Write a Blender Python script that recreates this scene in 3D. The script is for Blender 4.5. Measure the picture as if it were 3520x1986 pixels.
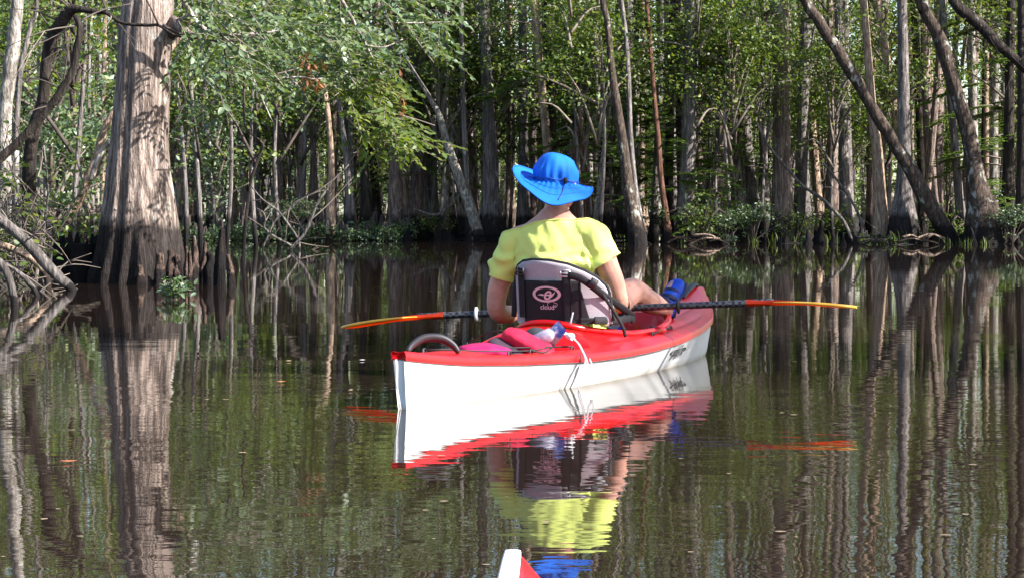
import bpy, bmesh, math, random
import numpy as np
from mathutils import Vector, Matrix, noise
R = math.radians
for o in list(bpy.data.objects): bpy.data.objects.remove(o)
SC = bpy.context.scene
COL = SC.collection

# ---------------------------------------------------------------- camera, sky, sun, exposure
F, CX, HY, H = 7108.0, 1760.0, 738.0, 0.712      # focal length, principal column, horizon row (photo pixels), eye height (m)
cam = bpy.data.cameras.new('camera'); camo = bpy.data.objects.new('camera', cam); COL.objects.link(camo)
camo.location = (0, 0, H); camo.rotation_euler = (R(90), 0, 0)
cam.sensor_width = 36.0; cam.lens = F / 3520 * 36.0; cam.shift_y = -(993 - HY) / 3520
cam.clip_start = 0.05; cam.clip_end = 2000
SC.camera = camo

SUN_EL, SUN_AZ = 34.0, 113.0                       # azimuth clockwise from +Y
sd = Vector((math.sin(R(SUN_AZ)) * math.cos(R(SUN_EL)), math.cos(R(SUN_AZ)) * math.cos(R(SUN_EL)), math.sin(R(SUN_EL))))
world = bpy.data.worlds.new('World'); SC.world = world; world.use_nodes = True
wn = world.node_tree.nodes; wl = world.node_tree.links
bg = wn['Background']; sky = wn.new('ShaderNodeTexSky'); sky.sky_type = 'NISHITA'; sky.sun_disc = False
sky.sun_elevation = R(SUN_EL); sky.sun_rotation = R(SUN_AZ)
wl.new(sky.outputs[0], bg.inputs[0]); bg.inputs[1].default_value = 0.095
sl = bpy.data.lights.new('sun', 'SUN'); sl.energy = 5.0; sl.angle = R(0.5); sl.color = (1.0, 0.95, 0.87)
so = bpy.data.objects.new('sun', sl); COL.objects.link(so); so.rotation_euler = sd.to_track_quat('Z', 'Y').to_euler()
so.location = (20, -8, 30)
SC.view_settings.view_transform = 'Standard'; SC.view_settings.look = 'None'
SC.view_settings.exposure = 1.65; SC.view_settings.gamma = 1.0
SC.view_settings.use_curve_mapping = False
SC.render.engine = 'CYCLES'
cy = SC.cycles
cy.max_bounces = 7; cy.diffuse_bounces = 3; cy.glossy_bounces = 3; cy.transmission_bounces = 3; cy.transparent_max_bounces = 4
cy.caustics_reflective = False; cy.caustics_refractive = False
cy.sample_clamp_indirect = 6.0

# ---------------------------------------------------------------- helpers
def W(x, y, Y):                                    # photo pixel at depth Y -> point in the place
    return Vector(((x - CX) / F * Y, Y, H - (y - HY) / F * Y))
def px(w, Y): return w / F * Y
def tag(o, label=None, cat=None, group=None, kind=None):
    if label: o['label'] = label
    if cat: o['category'] = cat
    if group: o['group'] = group
    if kind: o['kind'] = kind
    return o
def link(name, me, parent=None, loc=None):
    o = bpy.data.objects.new(name, me); COL.objects.link(o)
    if parent is not None: o.parent = parent
    if loc is not None: o.location = loc
    return o
def empty(name, loc=(0, 0, 0), rz=0.0):
    o = bpy.data.objects.new(name, None); COL.objects.link(o)
    o.location = loc; o.rotation_euler = (0, 0, rz); o.empty_display_size = 0.2
    return o
class MB:                                          # collects geometry for ONE mesh
    def __init__(s): s.v = []; s.f = []; s.m = []
    def add(s, v, f, mi=0):
        n = len(s.v); s.v += [tuple(p) for p in v]; s.f += [tuple(i + n for i in q) for q in f]; s.m += [mi] * len(f)
        return s
    def tube(s, pts, rad, seg=8, mi=0, cap=True, fl=None, flat=1.0, up=None):
        pts = [Vector(p) for p in pts]; n = len(pts)
        if not hasattr(rad, '__len__'): rad = [rad] * n
        t0 = (pts[1] - pts[0]).normalized()
        a = up if up is not None else (Vector((1, 0, 0)) if abs(t0.x) < .9 else Vector((0, 1, 0)))
        a = Vector(a); a = (a - t0 * a.dot(t0)).normalized()
        vs = []
        for i in range(n):
            t = (pts[min(i + 1, n - 1)] - pts[max(i - 1, 0)]).normalized()
            a = (a - t * a.dot(t)).normalized(); b = t.cross(a)
            for k in range(seg):
                th = 2 * math.pi * k / seg
                r = rad[i] * (fl(i, th, pts[i]) if fl else 1.0)
                vs.append(pts[i] + a * (math.cos(th) * r) + b * (math.sin(th) * r * flat))
        fs = [(i * seg + k, i * seg + (k + 1) % seg, (i + 1) * seg + (k + 1) % seg, (i + 1) * seg + k) for i in range(n - 1) for k in range(seg)]
        if cap:
            fs.append(tuple(range(seg))[::-1]); fs.append(tuple((n - 1) * seg + k for k in range(seg)))
        return s.add(vs, fs, mi)
    def ell(s, c, r, seg=16, ring=10, mi=0, rot=None):
        c = Vector(c); vs = [];
        for i in range(1, ring):
            ph = math.pi * i / ring
            for k in range(seg):
                th = 2 * math.pi * k / seg
                p = Vector((r[0] * math.sin(ph) * math.cos(th), r[1] * math.sin(ph) * math.sin(th), r[2] * math.cos(ph)))
                if rot: p = rot @ p
                vs.append(c + p)
        top = Vector((0, 0, r[2])); 
        if rot: top = rot @ top
        vs += [c + top, c - top]; T = len(vs) - 2
        fs = [((i) * seg + k, (i + 1) * seg + k, (i + 1) * seg + (k + 1) % seg, i * seg + (k + 1) % seg) for i in range(ring - 2) for k in range(seg)]
        fs += [(T, k, (k + 1) % seg) for k in range(seg)] + [(T + 1, (ring - 2) * seg + (k + 1) % seg, (ring - 2) * seg + k) for k in range(seg)]
        return s.add(vs, fs, mi)
    def grid(s, fn, nu, nv, mi=0, wrap=False):
        vs = [fn(i / nu, j / nv) for i in range(nu + 1) for j in range(nv + 1)]
        fs = [(i * (nv + 1) + j, (i + 1) * (nv + 1) + j, (i + 1) * (nv + 1) + j + 1, i * (nv + 1) + j + 1) for i in range(nu) for j in range(nv)]
        return s.add(vs, fs, mi)
    def mesh(s, name, mats, smooth=True):
        me = bpy.data.meshes.new(name); me.from_pydata(s.v, [], s.f)
        mats = mats if isinstance(mats, (list, tuple)) else [mats]
        for m in mats: me.materials.append(m)
        me.polygons.foreach_set('material_index', s.m)
        me.polygons.foreach_set('use_smooth', [smooth] * len(s.f)); me.update()
        return me
    def build(s, name, mats, parent=None, loc=None, smooth=True):
        return link(name, s.mesh(name, mats, smooth), parent, loc)
def crv(pts, n=24):                                # Catmull-Rom through points of any dimension
    P = [np.array(p, float) for p in pts]; P = [2 * P[0] - P[1]] + P + [2 * P[-1] - P[-2]]
    out = []; m = len(P) - 3
    for i in range(n + 1):
        t = i / n * m; k = min(int(t), m - 1); u = t - k
        a, b, c, d = P[k:k + 4]
        out.append(.5 * (2 * b + (c - a) * u + (2 * a - 5 * b + 4 * c - d) * u * u + (3 * b - a - 3 * c + d) * u ** 3))
    return out
def lerp_tab(tab):
    xs = [t[0] for t in tab]; ys = [t[1] for t in tab]
    def f(x):
        return float(np.interp(x, xs, ys))
    return f
def smooth_tab(tab, lo, hi, n=400, k=14):
    xs = np.linspace(lo, hi, n); ys = np.interp(xs, [t[0] for t in tab], [t[1] for t in tab])
    yp = np.pad(ys, k, mode='reflect', reflect_type='odd'); ys = np.convolve(yp, np.ones(2 * k + 1) / (2 * k + 1), 'valid')
    return lambda x: float(np.interp(x, xs, ys))
def sstep(a, b, x):
    t = min(max((x - a) / (b - a), 0), 1); return t * t * (3 - 2 * t)

# ---------------------------------------------------------------- materials
def nmat(name):
    m = bpy.data.materials.new(name); m.use_nodes = True
    nt = m.node_tree; return m, nt, nt.nodes, nt.links, nt.nodes['Principled BSDF']
def mnode(N, op, a=None, b=None, L=None, clamp=False):
    n = N.new('ShaderNodeMath'); n.operation = op; n.use_clamp = clamp
    for i, v in enumerate((a, b)):
        if v is None: continue
        if hasattr(v, 'links'): L.new(v, n.inputs[i])
        else: n.inputs[i].default_value = v
    return n.outputs[0]
def mixc(N, L, fac, a, b, mode='MIX'):
    n = N.new('ShaderNodeMix'); n.data_type = 'RGBA'; n.blend_type = mode
    for s, v in ((n.inputs['Factor'], fac), (n.inputs[6], a), (n.inputs[7], b)):
        if hasattr(v, 'links'): L.new(v, s)
        elif hasattr(v, '__len__'): s.default_value = (*v[:3], 1)
        else: s.default_value = v
    return n.outputs[2]
def ntex(N, L, vec, scale, detail=4, rough=.55, sc=None):
    t = N.new('ShaderNodeTexNoise'); t.inputs['Scale'].default_value = scale; t.inputs['Detail'].default_value = detail; t.inputs['Roughness'].default_value = rough
    if sc:
        mp = N.new('ShaderNodeMapping'); mp.inputs['Scale'].default_value = sc; L.new(vec, mp.inputs[0]); vec = mp.outputs[0]
    L.new(vec, t.inputs['Vector']); return t
def ramp(N, L, fac, stops):
    r = N.new('ShaderNodeValToRGB'); L.new(fac, r.inputs[0]); el = r.color_ramp.elements
    while len(el) < len(stops): el.new(.5)
    for e, (p, c) in zip(el, stops): e.position = p; e.color = (*c, 1) if hasattr(c, '__len__') else (c, c, c, 1)
    return r.outputs[0]
def simple(name, col, rough=.5, spec=.5, var=.12, scale=20, bump=0.0, metal=0.0, sss=0.0, coat=0.0):
    m, nt, N, L, P = nmat(name); tc = N.new('ShaderNodeTexCoord')
    t = ntex(N, L, tc.outputs['Object'], scale)
    lo = [c * (1 - var) for c in col]; hi = [min(c * (1 + var), 1) for c in col]
    L.new(ramp(N, L, t.outputs['Fac'], [(.3, lo), (.7, hi)]), P.inputs['Base Color'])
    P.inputs['Roughness'].default_value = rough; P.inputs['Specular IOR Level'].default_value = spec; P.inputs['Metallic'].default_value = metal
    if sss:
        P.inputs['Subsurface Weight'].default_value = sss; P.inputs['Subsurface Radius'].default_value = (.012, .005, .003); P.inputs['Subsurface Scale'].default_value = 1
    if coat: P.inputs['Coat Weight'].default_value = coat; P.inputs['Coat Roughness'].default_value = .08
    if bump:
        b = N.new('ShaderNodeBump'); b.inputs['Strength'].default_value = 1; b.inputs['Distance'].default_value = bump
        L.new(t.outputs['Fac'], b.inputs['Height']); L.new(b.outputs[0], P.inputs['Normal'])
    return m
def bark(name, dark, light, lichen=None, lich_amt=.5, stain=.5, streak=1.0, fine=1.0, moss=None):
    m, nt, N, L, P = nmat(name); tc = N.new('ShaderNodeTexCoord'); ge = N.new('ShaderNodeNewGeometry'); oi = N.new('ShaderNodeObjectInfo')
    sh = N.new('ShaderNodeVectorMath'); sh.operation = 'ADD'; L.new(tc.outputs['Object'], sh.inputs[0]); L.new(oi.outputs['Random'], sh.inputs[1])
    v = sh.outputs[0]
    a = ntex(N, L, v, 9 * fine, 6, .6, (2.2, 2.2, .22 * streak)); b = ntex(N, L, v, 3.2, 3, .5, (1, 1, .5)); c = ntex(N, L, v, 30 * fine, 5, .65, (1, 1, .35))
    col = ramp(N, L, a.outputs['Fac'], [(.30, [x * .55 for x in dark]), (.45, dark), (.62, light), (.8, [x * 1.15 for x in light])])
    col = mixc(N, L, mnode(N, 'MULTIPLY', b.outputs['Fac'], .7, L), col, mixc(N, L, .5, col, light))
    col = mixc(N, L, ramp(N, L, c.outputs['Fac'], [(.36, .62), (.50, 0)]), col, mixc(N, L, .75, col, (.02, .016, .014)))
    if lichen:
        l = ntex(N, L, v, 5.5, 5, .6, (1, 1, .55)); k = ramp(N, L, l.outputs['Fac'], [(.66 - .22 * lich_amt, 0), (.74 - .22 * lich_amt, 1)])
        col = mixc(N, L, k, col, lichen)
    if moss:
        l = ntex(N, L, v, 3.5, 5, .6, (1, 1, .4)); k = ramp(N, L, l.outputs['Fac'], [(.45, 0), (.65, .8)]); col = mixc(N, L, k, col, moss)
    if stain:                                       # flood mark: the dark wet band every trunk carries above the water
        sp = N.new('ShaderNodeSeparateXYZ'); L.new(ge.outputs['Position'], sp.inputs[0])
        z = mnode(N, 'ADD', sp.outputs['Z'], mnode(N, 'MULTIPLY', mnode(N, 'SUBTRACT', b.outputs['Fac'], .5, L), .35, L), L)
        k = ramp(N, L, mnode(N, 'DIVIDE', z, stain, L), [(.25, 1), (.82, .92), (1.0, 0)])
        col = mixc(N, L, k, col, mixc(N, L, .07, (.009, .008, .009), col))
    L.new(col, P.inputs['Base Color']); P.inputs['Roughness'].default_value = .9; P.inputs['Specular IOR Level'].default_value = .12
    hsum = mnode(N, 'ADD', a.outputs['Fac'], mnode(N, 'MULTIPLY', c.outputs['Fac'], .6, L), L)
    bu = N.new('ShaderNodeBump'); bu.inputs['Strength'].default_value = .9; bu.inputs['Distance'].default_value = .05
    L.new(hsum, bu.inputs['Height']); L.new(bu.outputs[0], P.inputs['Normal'])
    return m
def leafmat(name, stops, trans=.42, gloss=.06, tint=(1.25, 1.3, .6)):
    m = bpy.data.materials.new(name); m.use_nodes = True; nt = m.node_tree; N = nt.nodes; L = nt.links; N.remove(N['Principled BSDF'])
    ge = N.new('ShaderNodeNewGeometry'); tc = N.new('ShaderNodeTexCoord')
    big = ntex(N, L, tc.outputs['Object'], .7, 2)
    f = mnode(N, 'ADD', mnode(N, 'MULTIPLY', ge.outputs['Random Per Island'], .65, L), mnode(N, 'MULTIPLY', big.outputs['Fac'], .4, L), L)
    c = ramp(N, L, f, stops)
    d = N.new('ShaderNodeBsdfDiffuse'); L.new(c, d.inputs[0])
    t = N.new('ShaderNodeBsdfTranslucent'); L.new(mixc(N, L, 1.0, c, tint, 'MULTIPLY'), t.inputs[0])
    g = N.new('ShaderNodeBsdfGlossy'); g.inputs['Roughness'].default_value = .55; g.inputs[0].default_value = (.9, .95, 1, 1)
    m1 = N.new('ShaderNodeMixShader'); m1.inputs[0].default_value = trans; L.new(d.outputs[0], m1.inputs[1]); L.new(t.outputs[0], m1.inputs[2])
    m2 = N.new('ShaderNodeMixShader'); m2.inputs[0].default_value = gloss; L.new(m1.outputs[0], m2.inputs[1]); L.new(g.outputs[0], m2.inputs[2])
    L.new(m2.outputs[0], N['Material Output'].inputs[0])
    return m
M = {}
M['cypress'] = bark('cypress_bark', (.10, .070, .062), (.33, .25, .22), (.38, .38, .35), .18, stain=.75)
M['giant'] = bark('giant_cypress_bark', (.095, .072, .062), (.40, .318, .282), (.40, .39, .36), .16, stain=.66, streak=.7, fine=1.5)
M['grey'] = bark('grey_bark', (.085, .072, .072), (.26, .23, .22), (.40, .40, .38), .24, stain=.75)
M['dark'] = bark('dark_bark', (.018, .015, .014), (.060, .048, .042), (.20, .21, .18), .06, stain=.7)
M['wet'] = bark('black_wet_wood', (.008, .007, .007), (.028, .022, .020), None, stain=.3)
M['pale'] = bark('pale_bark', (.15, .13, .115), (.42, .38, .345), (.52, .52, .48), .40, stain=.3, streak=3)
M['mottle'] = bark('mottled_bark', (.035, .027, .023), (.115, .085, .070), (.34, .34, .30), .36, stain=.5, streak=3)
M['tan'] = bark('tan_bark', (.22, .15, .11), (.50, .37, .28), None, stain=.2, streak=2)
M['knee'] = bark('knee_bark', (.040, .028, .023), (.145, .098, .082), (.18, .165, .15), .15, stain=.13, streak=4, fine=2)
M['red'] = bark('red_brown_bark', (.07, .035, .025), (.20, .10, .07), None, stain=.35)
M['wood'] = bark('weathered_wood', (.055, .048, .047), (.19, .17, .16), None, stain=.08, streak=1)
M['twig'] = simple('twig_bark', (.165, .135, .115), .8, .2, .5, 3)
M['twigd'] = simple('dark_twig_bark', (.07, .055, .05), .8, .2, .4, 3)
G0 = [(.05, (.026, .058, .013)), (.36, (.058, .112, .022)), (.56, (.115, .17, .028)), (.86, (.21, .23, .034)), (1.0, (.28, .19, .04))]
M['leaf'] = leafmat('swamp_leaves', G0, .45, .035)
M['leafsun'] = leafmat('yellow_green_leaves', [(.05, (.055, .10, .02)), (.5, (.11, .165, .03)), (.9, (.19, .22, .035)), (1.0, (.30, .21, .04))], .48, .035)  # sunlit variety of the swamp leaves, the sun's yellow put into the colour
M['leafblue'] = leafmat('broad_glossy_leaves', [(.05, (.028, .072, .034)), (.45, (.074, .130, .045)), (.85, (.145, .195, .052)), (1.0, (.17, .20, .04))], .38, .07)
M['leaffar'] = leafmat('far_sunlit_leaves', [(.05, (.07, .12, .025)), (.5, (.14, .19, .035)), (1.0, (.24, .25, .05))], .5, .02)  # lighter, yellower copy for the far woods: sunlight put into the colour
M['feather'] = leafmat('cypress_needles', [(.05, (.07, .13, .022)), (.5, (.115, .19, .03)), (1.0, (.16, .21, .03))], .45, .03)
M['rust'] = leafmat('rust_leaves', [(.05, (.20, .07, .03)), (1.0, (.33, .14, .06))], .35, .03)
# ---------------------------------------------------------------- water
def water_mat():
    m, nt, N, L, P = nmat('tannin_water'); ge = N.new('ShaderNodeNewGeometry'); v = ge.outputs['Position']
    P.inputs['Base Color'].default_value = (.0165, .0104, .0078, 1); P.inputs['Roughness'].default_value = .015; P.inputs['IOR'].default_value = 1.333
    n1 = ntex(N, L, v, 1.0, 2, .5, (2.6, 4.2, 1)); n2 = ntex(N, L, v, 1.0, 2, .5, (6.5, 13, 1)); n3 = ntex(N, L, v, 1.0, 1, .5, (.55, .9, 1))
    big = ntex(N, L, v, 1.0, 2, .5, (.10, .22, 1))
    k = ramp(N, L, big.outputs['Fac'], [(.38, .35), (.62, 1.0)])
    sy = N.new('ShaderNodeSeparateXYZ'); L.new(v, sy.inputs[0]); near = ramp(N, L, mnode(N, 'MULTIPLY', sy.outputs['Y'], 1 / 60, L), [(.10, 1.0), (.22, .5), (.40, .16), (.85, .07)])   # sheltered, calmer water under the far bank
    k = mnode(N, 'MULTIPLY', k, near, L)
    h = mnode(N, 'ADD', mnode(N, 'MULTIPLY', n1.outputs['Fac'], .0019, L), mnode(N, 'MULTIPLY', n2.outputs['Fac'], .0006, L), L)
    h = mnode(N, 'ADD', mnode(N, 'MULTIPLY', h, k, L), mnode(N, 'MULTIPLY', mnode(N, 'MULTIPLY', n3.outputs['Fac'], .0048, L), near, L), L)
    b = N.new('ShaderNodeBump'); b.inputs['Strength'].default_value = 1; b.inputs['Distance'].default_value = 1; L.new(h, b.inputs['Height']); L.new(b.outputs[0], P.inputs['Normal'])
    return m
g = MB(); g.add([(-260, -60, 0), (260, -60, 0), (260, 300, 0), (-260, 300, 0)], [(0, 1, 2, 3)])
tag(g.build('water', water_mat(), smooth=False), 'calm dark brown swamp water mirroring the trees', kind='structure')

# ---------------------------------------------------------------- swamp floor behind the waterline
def shore(x):                                      # depth of the waterline across the view
    return 58.5 - 9.5 * sstep(-6, 8, x) + 1.1 * math.sin(x * .55) + .5 * math.sin(x * 1.7 + 1) - 16 * sstep(14, 40, x) - 22 * sstep(-14, -40, x)
def floor_z(x, Y):
    d = Y - shore(x)
    return -.40 + .33 * sstep(-1.2, 1.2, d) + .20 * sstep(4, 40, d) + .5 * sstep(60, 120, d) + .17 * noise.noise(Vector((x * .8, Y * .8, 0)))
def floor_mat():
    m, nt, N, L, P = nmat('leaf_litter_mud'); ge = N.new('ShaderNodeNewGeometry')
    a = ntex(N, L, ge.outputs['Position'], 1.1, 6, .65); b = ntex(N, L, ge.outputs['Position'], 14, 4, .6)
    c = ramp(N, L, a.outputs['Fac'], [(.35, (.010, .008, .007)), (.55, (.024, .018, .013)), (.7, (.026, .030, .012))])
    c = mixc(N, L, ramp(N, L, b.outputs['Fac'], [(.58, 0), (.72, .45)]), c, (.10, .065, .042))
    L.new(c, P.inputs['Base Color']); P.inputs['Roughness'].default_value = .9
    bu = N.new('ShaderNodeBump'); bu.inputs['Distance'].default_value = .05; L.new(b.outputs['Fac'], bu.inputs['Height']); L.new(bu.outputs[0], P.inputs['Normal'])
    return m
M['floor'] = floor_mat()
g = MB()
def ffn(u, v):
    x = -75 + 150 * u; d = -1.2 + 6 * v + 230 * v ** 3; Y = shore(x) + d
    return (x, Y, floor_z(x, Y))
g.grid(ffn, 260, 60)
tag(g.build('ground', M['floor']), 'dark muddy swamp floor behind the waterline', kind='structure')
# left mud bank under the near thicket
g = MB()
def lfn(u, v):
    x = -9.5 + 5.9 * u; Y = 16.5 + 12 * v
    d = min(-4.5 - x + .35 * math.sin(Y * 1.9), (Y - 17.4) * .9, (28 - Y) * .8)
    return (x, Y, -.3 + .62 * sstep(-.4, 1.6, d) + .10 * noise.noise(Vector((x * 1.6, Y * 1.6, 4))))
g.grid(lfn, 50, 70)
tag(g.build('bank', M['floor']), 'dark mud bank under the thicket at the left', kind='structure')

# ---------------------------------------------------------------- leaves
T4 = (np.array([[0, 0, 0], [.5, .5, .12], [1, 0, 0], [.5, -.5, .12]], float), [(0, 1, 2), (0, 2, 3)])
T6 = (np.array([[0, 0, 0], [.28, .42, .10], [.66, .36, .06], [1, 0, -.12], [.66, -.36, .06], [.28, -.42, .10], [.45, 0, -.02]], float),
      [(0, 6, 1), (1, 6, 2), (2, 6, 3), (3, 6, 4), (4, 6, 5), (5, 6, 0)])
def leaves_np(C, D, U, Ln, Wd, T=T4):              # centre, direction, up hint, length, width
    D = D / np.linalg.norm(D, axis=1, keepdims=True); S = np.cross(U, D); S /= np.linalg.norm(S, axis=1, keepdims=True) + 1e-9; Nn = np.cross(D, S)
    t = T[0]; n = len(C)
    V = C[:, None, :] + D[:, None, :] * (t[None, :, 0:1] * Ln[:, None, None]) + S[:, None, :] * (t[None, :, 1:2] * Wd[:, None, None]) + Nn[:, None, :] * (t[None, :, 2:3] * Wd[:, None, None])
    Fa = np.array(T[1])[None] + (np.arange(n) * len(t))[:, None, None]
    return V.reshape(-1, 3), Fa.reshape(-1, 3)
def tri_mesh(name, V, Fa, mats, extra=None):       # big triangle mesh, optionally with a wood part (MB) as material 1
    nv = len(V); nf = len(Fa); ev = extra.v if extra else []; ef = extra.f if extra else []
    me = bpy.data.meshes.new(name); ne = len(ev)
    lt = np.array([len(q) for q in ef], int) if ef else np.zeros(0, int)
    me.vertices.add(nv + ne); me.vertices.foreach_set('co', np.concatenate([V.ravel(), np.array(ev, float).ravel()]) if ne else V.ravel())
    li = np.concatenate([Fa.ravel()] + [np.array(q) + nv for q in ef]) if ef else Fa.ravel()
    me.loops.add(len(li)); me.loops.foreach_set('vertex_index', li.astype(np.int32))
    tot = np.concatenate([np.full(nf, 3), lt]); st = np.concatenate([[0], np.cumsum(tot)[:-1]])
    me.polygons.add(len(tot)); me.polygons.foreach_set('loop_start', st.astype(np.int32)); me.polygons.foreach_set('loop_total', tot.astype(np.int32))
    for m in (mats if isinstance(mats, (list, tuple)) else [mats]): me.materials.append(m)
    if ef: me.polygons.foreach_set('material_index', np.concatenate([np.zeros(nf, np.int32), np.ones(len(ef), np.int32)]))
    me.update(); me.validate(); return me
rs = np.random.RandomState(11); rnd = random.Random(5)
def rand_unit(n, up=0.0):
    v = rs.normal(size=(n, 3)); v[:, 2] += up; return v / np.linalg.norm(v, axis=1, keepdims=True)
def clump_leaves(centers, m, sig, ln, wd, droop=.35, tmpl=T4):
    C = np.repeat(centers, m, axis=0) + rs.normal(size=(len(centers) * m, 3)) * np.array(sig)
    n = len(C); D = rand_unit(n); D[:, 2] = D[:, 2] * .5 - droop; U = rand_unit(n, 1.3)
    k = rs.uniform(.65, 1.25, n)
    return leaves_np(C, D, U, ln * k, wd * k, tmpl)
def crown_mesh(name, n_cl, m, z0, z1, r, leaf, wood, ln=.13, wd=.075, sig=(.42, .42, .16), nl=12, power=.6):
    zc = (z0 + z1) / 2; hz = (z1 - z0) / 2
    d = rand_unit(n_cl); rad = rs.uniform(0, 1, n_cl) ** power
    C = d * rad[:, None] * np.array([r, r, hz]) * rs.uniform(.8, 1.15, (n_cl, 1)); C[:, 2] += zc
    w = MB()
    for i in range(nl):
        c = C[rs.randint(n_cl)]; zb = max(c[2] - rs.uniform(.4, 2.0), z0 * .8)
        p0 = np.array([0, 0, zb]); mid = (p0 + c) / 2 + np.array([0, 0, rs.uniform(.0, .5)])
        w.tube(crv([p0, mid, c], 5), list(np.linspace(.045, .012, 6)), 5)
    V, Fa = clump_leaves(C, m, sig, ln, wd)
    return tri_mesh(name, V, Fa, [leaf, wood], w)
def feather_mesh(name, z0, z1, r, n_b, wood):      # bald-cypress boughs: flat feathery fronds hung along horizontal limbs
    w = MB(); Cs, Ds, Us = [], [], []
    for i in range(n_b):
        z = z0 + (z1 - z0) * (i + rs.uniform(0, .8)) / n_b; az = rs.uniform(0, 2 * math.pi); L = r * rs.uniform(.5, 1.0) * (1.1 - .5 * (z - z0) / (z1 - z0))
        dv = np.array([math.cos(az), math.sin(az), rs.uniform(.02, .25)]); sv = np.array([-math.sin(az), math.cos(az), 0])
        p = [np.array([0, 0, z]) + dv * L * t - np.array([0, 0, .35 * L * t * t]) for t in np.linspace(0, 1, 7)]
        w.tube(p, list(np.linspace(.022, .005, 7)), 4)
        for j in range(int(L * 22)):
            t = rs.uniform(.2, 1.02); q = np.array([0, 0, z]) + dv * L * t - np.array([0, 0, .35 * L * t * t])
            s = rs.choice([-1, 1]); fd = dv * rs.uniform(.4, .9) + sv * s * rs.uniform(.5, 1) + np.array([0, 0, -.25]); fd /= np.linalg.norm(fd); fl = rs.uniform(.16, .34)
            fs = np.cross(fd, [0, 0, 1]); fs /= np.linalg.norm(fs)
            for k in range(9):
                u = (k + 1) / 9
                for e in (-1, 1):
                    Cs.append(q + fd * fl * u); Ds.append(fd * .5 + fs * e + np.array([0, 0, -.15])); Us.append([rs.normal() * .3, rs.normal() * .3, 1])
    n = len(Cs); V, Fa = leaves_np(np.array(Cs), np.array(Ds), np.array(Us, float), rs.uniform(.07, .12, n), np.full(n, .036))
    return tri_mesh(name, V, Fa, [M['feather'], wood], w)

CROWN = [crown_mesh('crown', 110, 27, 5.0, 17.0, 3.6, M['leaf'], M['twig'], .15, .085, (.50, .50, .20)),
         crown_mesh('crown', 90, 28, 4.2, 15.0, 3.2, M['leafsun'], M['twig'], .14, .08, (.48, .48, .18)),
         crown_mesh('crown', 100, 27, 6.0, 18.5, 3.4, M['leaf'], M['twigd'], .15, .085, (.46, .46, .20)),
         crown_mesh('crown', 84, 28, 3.4, 13.0, 2.8, M['leaf'], M['twig'], .13, .075, (.45, .45, .16))]
SAP = [crown_mesh('crown', 70, 34, .9, 5.2, 1.5, M['leaf'], M['twig'], .115, .065, (.30, .30, .10), 14, .8),
       crown_mesh('crown', 80, 34, 1.4, 6.8, 1.7, M['leafsun'], M['twig'], .12, .07, (.30, .30, .10), 14, .8),
       crown_mesh('crown', 84, 28, 1.8, 8.2, 1.9, M['leaf'], M['twigd'], .12, .07, (.34, .34, .11), 14, .8),
       crown_mesh('crown', 60, 30, .5, 3.6, 1.3, M['leafblue'], M['twig'], .11, .065, (.28, .28, .09), 12, .8)]
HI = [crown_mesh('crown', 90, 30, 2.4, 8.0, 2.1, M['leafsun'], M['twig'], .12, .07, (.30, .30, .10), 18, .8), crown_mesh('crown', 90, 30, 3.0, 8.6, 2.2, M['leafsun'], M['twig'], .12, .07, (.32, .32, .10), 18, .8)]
DENSE = crown_mesh('crown', 130, 56, 3.6, 11.0, 1.5, M['leaf'], M['twig'], .15, .09, (.32, .32, .2))
FEA = [feather_mesh('crown', 1.2, 6.8, 2.1, 34, M['twig']), feather_mesh('crown', .9, 4.2, 1.9, 26, M['twig'])]
SHR = [crown_mesh('foliage', 44, 22, .10, 1.9, 1.0, M['leafblue'], M['twigd'], .10, .06, (.15, .15, .06), 16, .9),
       crown_mesh('foliage', 34, 22, .05, 1.3, .8, M['leaf'], M['twigd'], .09, .05, (.13, .13, .05), 14, .9)]

# ---------------------------------------------------------------- trunks
def flute(seed, nf, amp, base_z, hgt):
    ph = [rnd.uniform(0, 6.28) for _ in range(3)]
    def f(i, th, p):
        k = max(0.0, 1 - (p.z - base_z) / hgt) ** 1.3
        return 1 + amp * (k * .9 + .08) * (.6 * math.cos(nf * th + ph[0]) + .4 * math.cos((nf + 2) * th + ph[1])) + .045 * noise.noise(Vector((math.cos(th) * 2 + seed, math.sin(th) * 2, p.z * 1.4)))
    return f
def trunk_from(path, Y, seg=16, n=40, htop=15.0, amp=.10, ydrift=0.0, top=True):
    """path: list of (px, py, width px), top to bottom. Returns MB in world space, base point, top info."""
    pts = [W(x, y, Y) for x, y, w in path]; rad = [px(w, Y) / 2 for x, y, w in path]
    b = pts[-1].copy(); b.z = min(b.z, 0) - .35; pts.append(b); rad.append(rad[-1] * 1.04)
    if top:
        d = (pts[0] - pts[1]).normalized(); d = (d + Vector((0, 0, .25))).normalized()
        L = max((htop - pts[0].z) / max(d.z, .3), 1)
        ins_p, ins_r = [], []
        for t in (1.0, .66, .33):
            ins_p.append(pts[0] + d * L * t + Vector((rnd.uniform(-.25, .25), rnd.uniform(-.25, .25), 0)) * t); ins_r.append(rad[0] * (1 - .65 * t))
        pts = ins_p + pts; rad = ins_r + rad
    # even resampling on length keeps bends sharp enough
    P = crv([(p.x, p.y, p.z, r) for p, r in zip(pts, rad)], n)
    m = MB(); m.tube([p[:3] for p in P], [max(p[3], .008) for p in P], seg, fl=flute(rnd.uniform(0, 90), rnd.choice([4, 5, 6]), amp, 0, 1.6))
    return m, Vector((pts[-1].x, pts[-1].y, 0)), pts[0], rad
TREE_N = 0
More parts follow.
